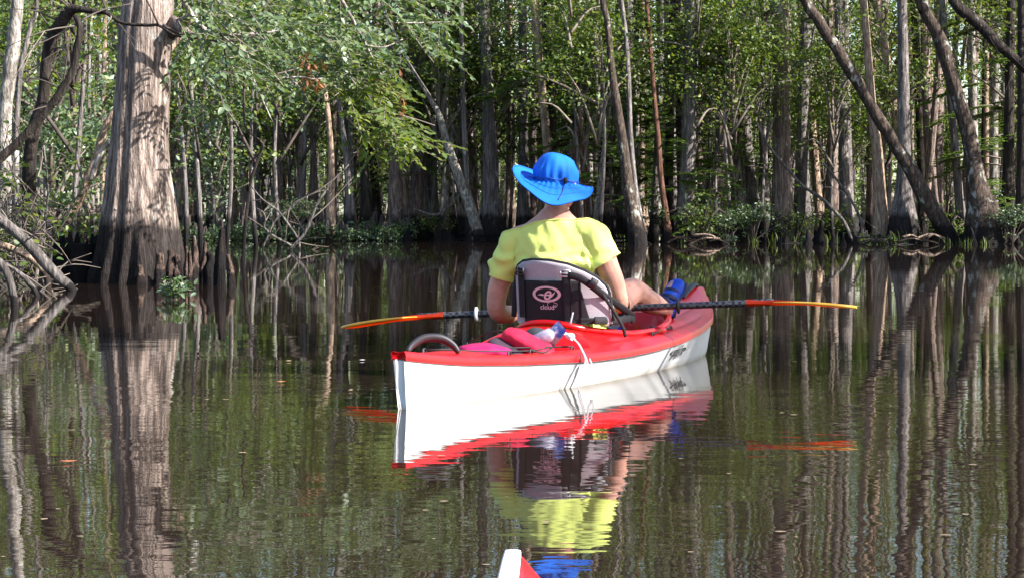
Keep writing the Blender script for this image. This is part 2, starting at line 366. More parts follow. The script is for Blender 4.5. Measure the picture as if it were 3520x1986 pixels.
def tree(name, label, cat, mat, path, Y, group=None, crown=None, cz=None, cs=1.0, seg=14, n=44, htop=15, amp=.10, top=True):
    m, base, tip, rad = trunk_from(path, Y, seg, n, htop, amp, top=top)
    r = empty(name, base); tag(r, label, cat, group)
    m.v = [(x - base.x, y - base.y, z) for x, y, z in m.v]
    m.build('trunk', M[mat], r)
    global TREE_N; TREE_N += 1
    if crown is not None and TREE_N % 2:
        c = link('crown', crown, r); c.rotation_euler = (0, 0, rnd.uniform(0, 6.28)); c.scale = (cs, cs, cs)
        top_xy = tip - base; c.location = (top_xy.x * .75, top_xy.y * .75, cz or 0); c['kind'] = 'stuff'
    return r
NEAR_TREES = [(17.6, 46.6, 0, -3, 1.0), (19.5, 44, 3, -2, 1.1), (11.2, 6.4, None, 0.3, 1.0)]
SAP_N = (50, 40)
# ---------------------------------------------------------------- the giant cypress on the left
def giant():
    Y = 21.8
    prof = [(-60, 437, 598), (0, 425, 597), (90, 412, 592), (175, 405, 590), (260, 400, 586), (350, 393, 582), (430, 386, 580), (500, 380, 580), (600, 367, 588), (679, 358, 597), (760, 346, 607), (858, 331, 622), (930, 314, 632), (970, 304, 637)]
    r = empty('cypress_tree', W(470, 970, Y)); b = r.location
    tag(r, 'huge buttressed cypress trunk standing in the water at the left, lit on its right side', 'tree')
    P = [(W((l + rr) / 2, y, Y), px(rr - l, Y) / 2) for y, l, rr in prof]
    top = P[0][0]; P = [(Vector((top.x + .25, top.y + .2, 17)), .16), (Vector((top.x + .15, top.y + .1, 11)), .21), (Vector((top.x + .05, top.y, 6.5)), .265)] + P
    last = P[-1]; P.append((Vector((last[0].x, last[0].y, -.4)), last[1] * 1.06))
    C = crv([(p.x, p.y, p.z, q) for p, q in P], 110)
    creases = [(1.93, .15, .12), (1.22, .05, .12), (.62, .05, .14), (-.6, .13, .2), (-2.2, .12, .2), (2.55, .12, .15), (1.55, .025, .08), (.95, .03, .07)]
    def fl(i, th, p):
        k = .30 + .70 * max(0, 1 - p.z / 2.2); lo = max(0, 1 - p.z / 1.2)
        s = 1.0
        for a, d, w in creases:
            e = (th - a + math.pi) % (2 * math.pi) - math.pi
            s -= d * k * math.exp(-(e / w) ** 2) * (1.5 if a == 1.93 else 1)
        s += .05 * lo * math.cos(9 * th + 1.0) + .05 * lo * math.cos(14 * th + p.z)
        return s + .02 * noise.noise(Vector((math.cos(th) * 3, math.sin(th) * 3, p.z * .8))) + .012 * noise.noise(Vector((math.cos(th) * 9, math.sin(th) * 9, p.z * 1.1)))
    m = MB(); m.tube([Vector(c[:3]) - b for c in C], [c[3] for c in C], 72, fl=fl, up=(1, 0, 0))
    # broken limb stubs high on the right side, in the frame
    m.tube([W(585, 105, Y) - b, W(612, 92, Y - .2) - b, W(640, 72, Y - .3) - b, W(672, 40, Y - .4) - b], [.10, .08, .06, .045], 10)
    m.tube([W(590, 70, Y) - b, W(612, 86, Y - .25) - b, W(640, 112, Y - .35) - b, W(668, 128, Y - .4) - b], [.06, .055, .045, .03], 8)
    m.build('trunk', M['giant'], r)
    c = link('crown', CROWN[2], r, (0, 0, 3.5)); c['kind'] = 'stuff'
    return r
giant()
# cypress knees standing round its foot
def knee(x, yb, yt, w, Y, label, tips=1, lean=0.0, mat='knee'):
    b = W(x, yb, Y); b.z = 0; h = px(yb - yt, Y); wr = px(w, Y) / 2
    r = empty('cypress_knee', b); tag(r, label, 'cypress knee', 'cypress knees round the big trunk')
    m = MB()
    for k in range(tips):
        off = (k - (tips - 1) / 2) * wr * .9; hh = h * (1 - .22 * abs(k - (tips - 1) / 2) - (.12 if k % 2 else 0)); rr = wr * (1 if tips == 1 else .62)
        p = [(off, 0, -.3), (off, 0, hh * .25), (off * .95 + lean * hh * .3, .02, hh * .6), (off * .9 + lean * hh * .5, 0, hh * .9), (off * .9 + lean * hh * .55, 0, hh)]
        m.tube(crv(p, 14), list(np.interp(np.linspace(0, 1, 15), [0, .3, .6, .85, .95, 1], [rr * 1.25, rr, rr * .62, rr * .5, rr * .42, rr * .12])), 12,
               fl=lambda i, th, q: 1 + .14 * math.cos(4 * th + k) + .6 * noise.noise(Vector((math.cos(th) * 1.5 + k * 7, math.sin(th) * 1.5, q.z * 11 + x))))
    m.build('knob', M[mat], r)
knee(598, 978, 842, 56, 21.0, 'lumpy pink brown cypress knee pressed against the right foot of the big trunk', 2)
knee(548, 980, 868, 40, 20.9, 'rounded cypress knee in front of the dark hollow of the big trunk')
knee(647, 985, 838, 28, 21.2, 'slender twin tipped cypress knee just right of the big trunk', 2)
knee(668, 985, 826, 26, 21.9, 'tall pale cypress knee behind the twin tipped one')
knee(698, 985, 842, 24, 21.4, 'narrow cypress knee left of the tall black one', 1, .1)
knee(722, 992, 880, 46, 21.2, 'squat dark cypress knee at the foot of the tall black one', 1, 0, 'wet')
knee(757, 1000, 802, 38, 20.8, 'tall black pointed cypress knee standing in open water', 1, .05, 'wet')
knee(795, 1000, 890, 26, 20.6, 'low curved cypress knee rightmost of the row beside the big trunk', 1, -.2)
knee(480, 975, 905, 30, 20.9, 'small grey cypress knee at the middle of the big trunk foot')
def stump():
    Y = 22.0; b = W(268, 970, Y); b.z = 0; r = empty('tree_stump', b); tag(r, 'low dark broken stump left of the big trunk', 'stump')
    m = MB(); m.tube([(0, 0, -.4), (0, 0, .0), (0, 0, .22), (0, 0, .40)], [.36, .32, .27, .24], 20, fl=lambda i, th, p: 1 + .13 * math.cos(5 * th) + .10 * math.cos(9 * th + 2) + (.25 * noise.noise(Vector((math.cos(th) * 3, math.sin(th) * 3, 2))) if i == 3 else 0))
    for k in range(7): a = k * .9; m.tube([(.2 * math.cos(a), .2 * math.sin(a), .3), (.2 * math.cos(a), .2 * math.sin(a), .42 + .12 * rnd.random())], [.06, .015], 6)
    m.build('trunk', M['dark'], r)
stump()

# ---------------------------------------------------------------- left thicket (14 - 26 m)
def limb(name, label, cat, mat, path, Y, group=None, twigs=0, seg=10, n=26, part='stem', dY=0.0, below=.0, tw=('twig',), tl=.5):
    k = len(path); P = []
    for i, (x, y, w) in enumerate(path):
        d = Y + dY * i / max(k - 1, 1); q = W(x, y, d); P.append((q.x, q.y, q.z, px(w, d) / 2))
    if below: P.append((P[-1][0], P[-1][1], -below, P[-1][3]))
    C = crv(P, n); b = Vector(P[-1][:3]); b.z = 0
    r = empty(name, b); tag(r, label, cat, group)
    m = MB(); s0 = rnd.uniform(0, 50)
    m.tube([Vector(c[:3]) - b for c in C], [max(c[3], .004) for c in C], seg, fl=lambda i, th, p: 1 + .18 * noise.noise(Vector((math.cos(th) + s0, math.sin(th), p.z * 4))))
    m.build(part, M[mat], r)
    for t in range(twigs):
        c = C[rnd.randrange(1, n)]; q = Vector(c[:3]) - b; dv = Vector((rnd.gauss(0, 1), rnd.gauss(0, .6), rnd.gauss(.1, .7))).normalized(); L = tl * rnd.uniform(.5, 1.4)
        mm = MB(); e1 = q + dv * L * .5 + Vector((0, 0, rnd.uniform(-.05, .1))); e2 = q + dv * L + Vector((rnd.uniform(-.1, .1), 0, rnd.uniform(-.15, .15)))
        mm.tube(crv([q, e1, e2], 6), list(np.linspace(.011, .003, 7)), 5)
        if rnd.random() < .6:
            sv = (dv + Vector((rnd.gauss(0, .7), rnd.gauss(0, .4), rnd.gauss(0, .7)))).normalized(); mm.tube(crv([e1, e1 + sv * L * .3, e1 + sv * L * .5], 4), list(np.linspace(.007, .003, 5)), 4)
        mm.build('twig', M[rnd.choice(tw)], r)
    return r, b, C
limb('crooked_tree', 'dark crooked trunk bending right into a long bare limb, top left', 'tree', 'dark',
     [(664, 140, 5), (640, 132, 7), (594, 119, 9), (545, 88, 11), (507, 88, 12), (420, 80, 13), (367, 46, 15), (330, 42, 18), (266, 32, 26), (238, 40, 40), (205, 90, 44), (182, 125, 44), (160, 205, 40), (147, 350, 42), (120, 430, 46), (104, 520, 46), (100, 640, 50), (100, 780, 54), (98, 990, 62)], 20.5, twigs=16, seg=12, n=70, part='trunk', dY=1.2, below=.4, tw=('twig', 'twigd'))
limb('crooked_limb', 'thin black limb curving down left in front of the crooked trunk', 'branch', 'dark',
     [(259, 55, 20), (276, 100, 22), (262, 175, 26), (252, 235, 28), (218, 300, 28), (196, 335, 28), (147, 398, 29), (100, 450, 30), (52, 500, 31), (0, 545, 34), (-60, 600, 40), (-120, 760, 44), (-130, 1000, 50)], 20.1, twigs=10, n=50, part='stem', below=.4, tw=('twigd', 'twig'))
limb('pale_tree', 'pale sunlit trunk with peeling bark at the left edge', 'tree', 'pale',
     [(70, -700, 28), (64, -300, 34), (60, 0, 40), (45, 157, 46), (35, 245, 48), (22, 350, 46), (14, 500, 52), (10, 700, 58), (8, 960, 66)], 24.0, n=50, part='trunk', below=.4, seg=14)
limb('slim_tree', 'slim grey brown trunk right behind the pale sunlit one', 'tree', 'grey',
     [(146, -500, 12), (128, 0, 14), (108, 80, 16), (90, 150, 17), (75, 220, 17), (66, 300, 18), (55, 500, 22), (60, 950, 26)], 25.5, n=40, part='trunk', below=.3, twigs=8)
limb('leaning_tree', 'leaning trunk, tan above and dark below, behind the big cypress', 'tree', 'tan',
     [(640, 100, 16), (540, 230, 20), (430, 340, 23), (383, 400, 25), (352, 470, 28), (332, 540, 31), (305, 610, 32), (277, 680, 32), (248, 730, 33), (222, 780, 34), (188, 870, 34), (160, 930, 36), (140, 990, 38)], 23.4, n=50, part='trunk', below=.4, twigs=4)
limb('leaning_tree', 'short fork of pale wood beside the tan leaning trunk', 'tree', 'pale',
     [(420, 452, 10), (384, 478, 14), (360, 505, 17), (338, 545, 20), (322, 590, 22), (312, 622, 22)], 23.1, n=20)
limb('fallen_log', 'grey weathered log sloping down right into the water', 'log', 'wood',
     [(-60, 690, 30), (0, 752, 33), (45, 790, 36), (89, 828, 38), (157, 905, 40), (205, 955, 38), (248, 1000, 34)], 19.4, n=40, twigs=10, below=.25)
limb('fallen_log', 'thinner brown log lying under the grey sloping log', 'log', 'tan',
     [(-30, 830, 22), (40, 855, 24), (110, 890, 26), (150, 930, 26), (165, 985, 24)], 19.9, n=24, below=.25)
limb('dead_root', 'pale curved root arching down into the water at the left edge', 'root', 'wood',
     [(-40, 870, 22), (5, 905, 26), (28, 950, 28), (42, 1000, 28), (50, 1050, 26)], 15.8, n=24, below=.3)
limb('dead_root', 'grey bent root reaching right into the water', 'root', 'wood',
     [(20, 905, 12), (75, 945, 15), (100, 975, 18), (128, 1016, 16)], 18.1, n=20, below=.25, twigs=3)
for (pts, lab) in [([(150, 500, 6), (165, 650, 8), (150, 800, 10), (148, 990, 12)], 'thin brown upright stick in the left thicket, left of the leaning trunk'),
                   ([(185, 760, 6), (178, 850, 8), (172, 930, 9), (168, 1000, 10)], 'short dark stick under the tan leaning trunk'),
                   ([(30, 560, 5), (60, 650, 7), (72, 800, 9), (70, 980, 10)], 'thin grey stick at the far left of the thicket')]:
    limb('dead_branch', lab, 'branch', 'wood', pts, 20.6, 'dead sticks in the left thicket', twigs=9, below=.3, n=18, tl=.55)
def thicket(x0, x1, y0, y1, Y, nst, label, leaf, nl):
    b = W((x0 + x1) / 2, 960, Y); b.z = 0; r = empty('twiggy_shrub', b); tag(r, label, 'shrub', 'shrubs in the left thicket')
    Cn = []
    for k in range(nst):
        s = W(rnd.uniform(x0, x1), 960, Y + rnd.uniform(-.6, .6)); s.z = .05
        e = W(rnd.uniform(x0 - 30, x1 + 30), rnd.uniform(y0, y1), Y + rnd.uniform(-.7, .7)); mid = (s + e) / 2 + Vector((rnd.uniform(-.25, .25), 0, rnd.uniform(0, .3)))
        mm = MB(); cc = crv([s - b, mid - b, e - b], 10); mm.tube(cc, list(np.linspace(.011, .0035, 11)), 5)
        for j in range(5):
            q = Vector(cc[rnd.randrange(3, 11)]); dv = Vector((rnd.gauss(0, 1), rnd.gauss(0, .7), rnd.gauss(0, .6))).normalized() * rnd.uniform(.12, .45)
            mm.tube(crv([q, q + dv * .6 + Vector((0, 0, .03)), q + dv], 4), list(np.linspace(.005, .002, 5)), 4); Cn.append(q + dv)
        mm.build('stem', M['twigd' if k % 3 else 'twig'], r)  # mostly the darker twig colour: the thicket's shade is put into the stems
    C = np.array([Cn[i] for i in rs.randint(0, len(Cn), nl)])
    V, Fa = clump_leaves(C, 5, (.09, .09, .05), .085, .05, .3, T6)
    tag(link('foliage', tri_mesh('foliage', V, Fa, M[leaf]), r), kind='stuff')
thicket(0, 130, 560, 840, 20.6, 18, 'leggy grey twiggy shrub with small green leaves above the sloping log', 'leaf', 60)
thicket(-60, 90, 420, 800, 22.0, 14, 'pale brushy shrub at the left edge behind the log', 'leafsun', 60)
thicket(150, 300, 640, 900, 22.6, 14, 'yellow green brush between the log and the big trunk', 'leafsun', 70)

# ---------------------------------------------------------------- leafy limbs hanging in from the left over the water
def overhang():
    r = empty('overhanging_tree', W(610, 300, 20.5)); b = r.location
    tag(r, 'leafy boughs with broad pale green leaves hanging in right of the big trunk', 'tree')
    def twig(pts, w0, w1, Y, mat='twig', name='branch', n=18):
        m = MB(); P = crv([tuple(W(x, y, Y + (i * .12)) - b) for i, (x, y) in enumerate(pts)], n); m.tube(P, list(np.linspace(px(w0, Y) / 2, px(w1, Y) / 2, n + 1)), 6); m.build(name, M[mat], r); return P
    lines = [([(540, -420), (600, -120), (640, 20), (720, 110), (860, 118), (1000, 100)], 26, 8, 21.0, 'pale'), ([(560, 88), (620, 118), (690, 135), (800, 142), (905, 112)], 10, 5, 20.4, 'twigd'),
             ([(640, -200), (760, 20), (850, 92), (915, 142)], 14, 4, 20.2, 'pale'), ([(735, 70), (764, 125), (775, 200), (789, 300)], 9, 6, 19.8, 'dark'),
             ([(770, 128), (820, 165), (880, 195)], 7, 4, 19.6, 'pale'), ([(720, 40), (800, 120), (885, 185)], 6, 4, 19.9, 'twig'), ([(850, 185), (872, 272), (905, 350), (937, 420)], 7, 4, 20.1, 'pale'),
             ([(690, 262), (750, 320), (775, 370), (806, 416)], 7, 4, 20.6, 'pale'), ([(918, 222), (935, 250), (960, 277)], 6, 4, 20.0, 'pale'), ([(760, 245), (870, 262), (1000, 318)], 5, 3, 20.5, 'twig'),
             ([(960, 268), (1040, 265), (1075, 272), (1110, 270)], 6, 4, 21.2, 'pale'), ([(950, 255), (1010, 240), (1030, 232)], 6, 4, 21.0, 'twig'), ([(980, 250), (1030, 300)], 5, 3, 21.0, 'pale'),
             ([(840, 245), (838, 330), (846, 440), (905, 500), (860, 560)], 8, 9, 21.6, 'twigd'), ([(1080, -160), (1180, 10), (1260, 160), (1330, 300)], 16, 5, 21.5, 'pale'), ([(1255, 156), (1320, 162), (1385, 136)], 6, 4, 21.0, 'pale'),
             ([(1360, 80), (1450, 79), (1545, 76)], 6, 4, 21.8, 'pale'), ([(1160, 385), (1210, 385), (1265, 420), (1310, 470)], 8, 4, 22.4, 'pale'), ([(1190, 405), (1235, 450), (1290, 520)], 7, 4, 22.2, 'pale'), ([(1320, 385), (1410, 405), (1495, 432)], 5, 3, 23, 'twig'),
             ([(1190, 250), (1235, 310), (1240, 350)], 6, 3, 22.0, 'pale'), ([(610, 250), (640, 330), (600, 430)], 4, 3, 20.4, 'twig'), ([(1400, 90), (1440, 150), (1490, 215)], 7, 5, 22.3, 'twig'), ([(1395, 200), (1440, 270), (1480, 330)], 8, 6, 23.0, 'grey')]
    for pts, a, c, Y, mt in lines: twig(pts, a, c, Y, mt)
    m = MB()                                        # the bough leads back behind the big trunk to a stem of its own, out of the picture's top
    # leaf sprays
    areas = [((600, 1250), (-40, 190), 150, (21.6, 25.5)), ((950, 1300), (80, 270), 84, (21.5, 25)), ((1120, 1330), (180, 330), 46, (21.5, 24.5)), ((1180, 1340), (280, 400), 40, (21.5, 23)), ((1290, 1420), (400, 520), 34, (21.5, 23)),
             ((1380, 1530), (-30, 180), 40, (21.5, 24.5)), ((600, 800), (180, 420), 34, (22, 25)), ((800, 980), (180, 300), 22, (21.5, 24)), ((1290, 1340), (-40, 20), 8, (20, 21)), ((600, 760), (-60, 120), 9, (18.8, 20.5)), ((660, 930), (-120, 270), 48, (18.5, 21.2))]
    C, D, U, S, tw = [], [], [], [], MB(); sun = []
    for (xa, xb), (ya, yb), n, (Ya, Yb) in areas:
        for k in range(n):
            Y = rnd.uniform(Ya, Yb); o = W(rnd.uniform(xa, xb), rnd.uniform(ya, yb), Y) - b
            dv = Vector((rnd.gauss(.5, .6), rnd.gauss(-.2, .6), rnd.gauss(-.35, .35))).normalized(); L = rnd.uniform(.25, .6)
            P = crv([o, o + dv * L * .5 + Vector((0, 0, .02)), o + dv * L - Vector((0, 0, .1 * L))], 6); tw.tube(P, list(np.linspace(.006, .002, 7)), 4)
            nl = int(L * 26) + 3; sz = rnd.uniform(.75, 1.15)
            for j in range(nl):
                t = (j + .6) / nl * 6; i0 = min(int(t), 5); q = Vector(P[i0]).lerp(Vector(P[i0 + 1]), t - i0)
                sv = dv.cross(Vector((0, 0, 1))).normalized() * (1 if j % 2 else -1)
                d = (dv * .6 + sv * rnd.uniform(.6, 1.1) + Vector((0, 0, rnd.uniform(-.55, .15)))).normalized()
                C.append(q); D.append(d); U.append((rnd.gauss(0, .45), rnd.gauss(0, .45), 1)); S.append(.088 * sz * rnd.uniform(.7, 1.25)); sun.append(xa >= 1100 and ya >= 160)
    tag(tw.build('twig', M['twig'], r), kind='stuff')
    C = np.array(C); D = np.array(D); U = np.array(U); S = np.array(S); sun = np.array(sun)
    near = np.argsort(C[:, 1] - S * 20)[:300]; mask = np.ones(len(C), bool); mask[near] = False
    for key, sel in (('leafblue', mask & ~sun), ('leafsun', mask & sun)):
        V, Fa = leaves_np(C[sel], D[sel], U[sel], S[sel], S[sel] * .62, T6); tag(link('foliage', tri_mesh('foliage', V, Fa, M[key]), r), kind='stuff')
    V, Fa = leaves_np(np.zeros((1, 3)), np.array([[1., 0, 0]]), np.array([[0., 0, 1]]), np.ones(1), np.full(1, .62), T6)
    lm = {k: tri_mesh('leaf', V, Fa, M[k]) for k in ('leafblue', 'leafsun')}
    for i in near:
        d = Vector(D[i]).normalized(); s = Vector(U[i]).cross(d).normalized(); nn = d.cross(s)
        o = link('leaf', lm['leafsun' if sun[i] else 'leafblue'], r); o.matrix_local = Matrix.Translation(C[i]) @ Matrix((d, s, nn)).transposed().to_4x4() @ Matrix.Scale(S[i], 4)
overhang()
def rust_spray(x, y, Y, label):
    b = W(x, y, Y); r = empty('dead_spray', b); tag(r, label, 'dead leaves'); m = MB(); m.tube([(-.1, 0, .12), (0, 0, 0), (.12, 0, -.2)], [.006, .005, .003], 5); m.build('twig', M['twig'], r)
    C = np.array([(rnd.uniform(-.12, .16), rnd.uniform(-.1, .1), rnd.uniform(-.22, .16)) for _ in range(18)]); V, Fa = clump_leaves(C, 4, (.03, .03, .05), .10, .03, .9, T4)
    tag(link('foliage', tri_mesh('foliage', V, Fa, M['rust']), r), kind='stuff')
rust_spray(1345, 300, 22.5, 'spray of dead rust brown leaves hanging among the green boughs')
rust_spray(1060, 235, 21.6, 'small tuft of dead tan leaves caught on the pale forked twigs')

# ---------------------------------------------------------------- trunks along the far bank that one can tell apart
T = tree
T('cypress_tree', 'straight slim trunk with a bright sunlit strip, left of the forked dead branch', 'tree', 'cypress', [(964, 230, 14), (962, 430, 16), (962, 690, 22), (960, 800, 30)], 63, crown=CROWN[0])
T('cypress_tree', 'brown trunk with a lit left edge behind the forked dead branch', 'tree', 'cypress', [(1072, 300, 18), (1078, 560, 22), (1084, 700, 28), (1088, 795, 40)], 62, crown=CROWN[3])
T('broken_tree', 'shaggy broken trunk with a sunlit frayed top', 'tree', 'tan', [(1082, 246, 10), (1098, 276, 20), (1112, 300, 22), (1124, 370, 20), (1131, 430, 18), (1138, 520, 20), (1138, 640, 26), (1136, 800, 42)], 55, top=False, n=60)
T('cypress_tree', 'grey brown trunk curving gently, flared at its foot, just right of the broken one', 'tree', 'grey', [(1172, 400, 17), (1183, 480, 19), (1192, 570, 22), (1202, 680, 30), (1205, 815, 48)], 58, crown=CROWN[2])
T('cypress_tree', 'dark trunk with a bright lit right edge, left of the flared grey trunk', 'tree', 'dark', [(1244, 330, 20), (1248, 480, 24), (1254, 620, 30), (1258, 720, 40), (1258, 815, 58)], 58.5, crown=CROWN[1])
T('cypress_tree', 'thick grey cypress with a wide pinkish buttress left of the leaning pale trunk', 'tree', 'cypress', [(1352, 380, 30), (1354, 520, 34), (1357, 620, 42), (1360, 710, 56), (1362, 760, 74), (1364, 818, 96)], 59, crown=CROWN[0], amp=.16)
T('cypress_tree', 'narrow red lit trunk touching the right side of the wide buttress', 'tree', 'tan', [(1384, 460, 15), (1390, 560, 18), (1396, 680, 22), (1398, 810, 30)], 61, crown=CROWN[3])
T('leaning_tree', 'pale smooth trunk leaning left with grey patches, left of the paddler', 'tree', 'pale', [(1395, 200, 9), (1440, 275, 13), (1490, 360, 17), (1512, 405, 22), (1543, 514, 29), (1578, 608, 34), (1610, 694, 37), (1632, 765, 40), (1648, 826, 42)], 57, crown=CROWN[3], cs=.8, n=60, amp=.03)
T('cypress_tree', 'thin trunk glowing white in the sun behind the leaning pale one', 'tree', 'pale', [(1624, 330, 10), (1628, 403, 10), (1634, 520, 12), (1640, 620, 13), (1646, 810, 16)], 68, crown=CROWN[1])
T('cypress_tree', 'large dark cypress with a lit right edge and flared foot left of the blue hat', 'tree', 'grey', [(1666, 130, 40), (1676, 330, 44), (1684, 520, 50), (1688, 640, 56), (1692, 730, 70), (1695, 822, 92)], 58, crown=CROWN[2], amp=.14)
T('cypress_tree', 'straight grey trunk rising behind the left brim of the blue hat', 'tree', 'grey', [(1797, 0, 28), (1798, 300, 31), (1799, 560, 34), (1800, 700, 46), (1800, 815, 62)], 59, crown=CROWN[0])
T('cypress_tree', 'dark slender trunk with branch stubs above the blue hat', 'tree', 'dark', [(1872, -40, 16), (1880, 60, 20), (1888, 200, 24), (1896, 330, 26), (1902, 500, 28), (1905, 815, 36)], 56, crown=CROWN[3])
T('cypress_tree', 'dark broad buttress of a cypress right of the blue hat', 'tree', 'red', [(1985, 300, 24), (1990, 500, 34), (2000, 640, 56), (2010, 740, 80), (2015, 830, 104)], 55, crown=CROWN[2], amp=.2)
T('cypress_tree', 'broad shaded cypress foot between the hat brim and the leaning twin stems', 'tree', 'dark', [(2080, 420, 30), (2084, 560, 50), (2086, 680, 74), (2088, 830, 96)], 57, crown=CROWN[0], amp=.16)
T('twin_tree', 'grey mottled stem leaning left, standing in the water right of the paddler', 'tree', 'mottle', [(2064, -40, 20), (2088, 80, 22), (2103, 240, 25), (2122, 372, 30), (2145, 526, 36), (2160, 650, 42), (2178, 743, 50), (2190, 842, 60)], 48.7, crown=CROWN[3], cs=.8, n=60)
T('twin_tree', 'thinner straight stem rising from the same foot as the mottled leaning stem', 'tree', 'grey', [(2133, -40, 14), (2148, 93, 15), (2160, 248, 16), (2166, 433, 17), (2174, 557, 19), (2184, 660, 22), (2200, 760, 26), (2212, 842, 30)], 48.9, crown=CROWN[1], cs=.75, n=60)
T('cypress_tree', 'bright lit trunk between the twin stems and the feathery boughs', 'tree', 'pale', [(2176, 180, 15), (2186, 330, 17), (2190, 500, 19), (2194, 620, 24), (2198, 815, 36)], 60, crown=CROWN[1])
T('cypress_tree', 'thin reddish trunk standing at the water right of the twin stems', 'tree', 'red', [(2232, 120, 14), (2247, 310, 16), (2264, 495, 18), (2272, 619, 20), (2290, 743, 24), (2300, 836, 30)], 51, crown=CROWN[3], cs=.8)
T('cypress_tree', 'wide dim grey trunk deep behind the feathery boughs', 'tree', 'grey', [(2300, 100, 36), (2302, 400, 42), (2304, 600, 48), (2306, 805, 74)], 74, crown=CROWN[2])
T('cypress_tree', 'left trunk of the joined grey pair, lit at its top', 'tree', 'grey', [(2516, 0, 26), (2521, 200, 29), (2526, 372, 34), (2533, 560, 42), (2538, 680, 54), (2540, 818, 70)], 57, crown=CROWN[0], n=50)
T('cypress_tree', 'right trunk of the joined grey pair, its foot split by a lit rib', 'tree', 'grey', [(2558, -10, 30), (2562, 200, 34), (2564, 433, 40), (2574, 600, 48), (2584, 700, 60), (2594, 818, 84)], 57.4, crown=CROWN[2], n=50, amp=.18)
T('cypress_tree', 'thick dark cypress column with a wide flared base, left of the diagonal trunk', 'tree', 'cypress', [(2684, -20, 52), (2683, 100, 57), (2686, 300, 60), (2687, 434, 62), (2688, 600, 68), (2689, 712, 78), (2688, 770, 90), (2687, 826, 108)], 54.5, crown=CROWN[0], n=56, amp=.14)
T('cypress_tree', 'grey trunk dappled with light just right of the thick dark column', 'tree', 'grey', [(2770, 0, 34), (2768, 100, 36), (2762, 310, 40), (2757, 558, 46), (2757, 700, 60), (2757, 812, 76)], 59, crown=CROWN[1])
T('cypress_tree', 'very thin pale stem lit in the sun between two grey trunks', 'tree', 'pale', [(2802, 280, 10), (2804, 420, 11), (2806, 600, 13), (2808, 735, 15), (2808, 805, 18)], 66, crown=CROWN[1], cs=.8)
T('leaning_tree', 'long mottled trunk leaning diagonally across the right side', 'tree', 'mottle', [(2767, 0, 36), (2808, 62, 38), (2842, 120, 39), (2872, 160, 40), (2893, 195, 42), (2925, 248, 44), (2950, 285, 40), (2975, 335, 36), (3000, 375, 40), (3026, 418, 44), (3054, 460, 44), (3090, 520, 46), (3128, 578, 50), (3162, 645, 54), (3196, 705, 56), (3232, 765, 56), (3268, 826, 58)], 50.5, crown=CROWN[3], cs=.8, n=76, amp=.04)
T('cypress_tree', 'trunk with a broad pink sunlit face under the diagonal trunk', 'tree', 'tan', [(2992, 300, 30), (3000, 410, 34), (3014, 500, 38), (3021, 620, 44), (3027, 740, 54), (3030, 832, 68)], 52, crown=CROWN[0])
T('cypress_tree', 'slim shaded trunk left of the pink sunlit one', 'tree', 'grey', [(2908, 250, 26), (2912, 440, 30), (2914, 620, 36), (2916, 815, 52)], 58, crown=CROWN[2])
T('cypress_tree', 'dark flared trunk with a triangle of pink light low on its right', 'tree', 'cypress', [(2858, 330, 26), (2860, 480, 30), (2860, 620, 42), (2862, 815, 64)], 58, crown=CROWN[1], amp=.2)
T('cypress_tree', 'straight blue grey trunk crossed by the diagonal trunk, widening to a fluted foot', 'tree', 'grey', [(3100, -20, 34), (3103, 120, 36), (3105, 250, 40), (3108, 496, 44), (3106, 640, 56), (3106, 730, 84), (3106, 836, 120)], 51.5, crown=CROWN[0], n=56, amp=.2)
T('leaning_tree', 'mottled dark trunk leaning left onto a red brown root mound', 'tree', 'mottle', [(3160, -20, 40), (3180, 40, 42), (3220, 112, 44), (3240, 160, 50), (3257, 223, 46), (3294, 341, 50), (3320, 430, 54), (3336, 490, 56), (3352, 600, 66), (3366, 680, 90), (3380, 740, 124), (3388, 836, 150)], 50, crown=CROWN[3], cs=.8, n=70, amp=.09)
T('cypress_tree', 'lit patchy trunk right behind the leaning mottled trunk', 'tree', 'pale', [(3342, 150, 22), (3345, 300, 24), (3348, 480, 28), (3350, 600, 32), (3352, 815, 44)], 58, crown=CROWN[1])
T('cypress_tree', 'pale trunk with a lit left face near the right edge', 'tree', 'pale', [(3428, 120, 22), (3424, 260, 24), (3418, 400, 26), (3416, 600, 32), (3414, 815, 48)], 60, crown=CROWN[2])
T('cypress_tree', 'dark trunk second from the right edge', 'tree', 'dark', [(3470, 280, 34), (3468, 480, 38), (3466, 640, 46), (3466, 832, 70)], 52, crown=CROWN[0])
T('cypress_tree', 'dark trunk cut by the right edge of the picture', 'tree', 'dark', [(3512, -20, 30), (3514, 300, 34), (3514, 600, 40), (3512, 836, 64)], 50, crown=CROWN[3], cs=.8)
limb('dead_branch', 'dark mossy bough slanting in from the top right corner', 'branch', 'dark', [(3250, -60, 30), (3285, 12, 38), (3322, 48, 40), (3358, 78, 42), (3395, 115, 40), (3426, 150, 38), (3468, 185, 34), (3540, 250, 34)], 47, twigs=10, seg=10, tl=1.2, tw=('twigd',))
T('slim_tree', 'thin dark stem rising from the water right of the big cypress, branching above', 'tree', 'dark', [(911, 480, 9), (890, 540, 10), (864, 618, 11), (852, 700, 11), (843, 775, 12), (836, 890, 14)], 33, top=False, n=30, amp=.02)
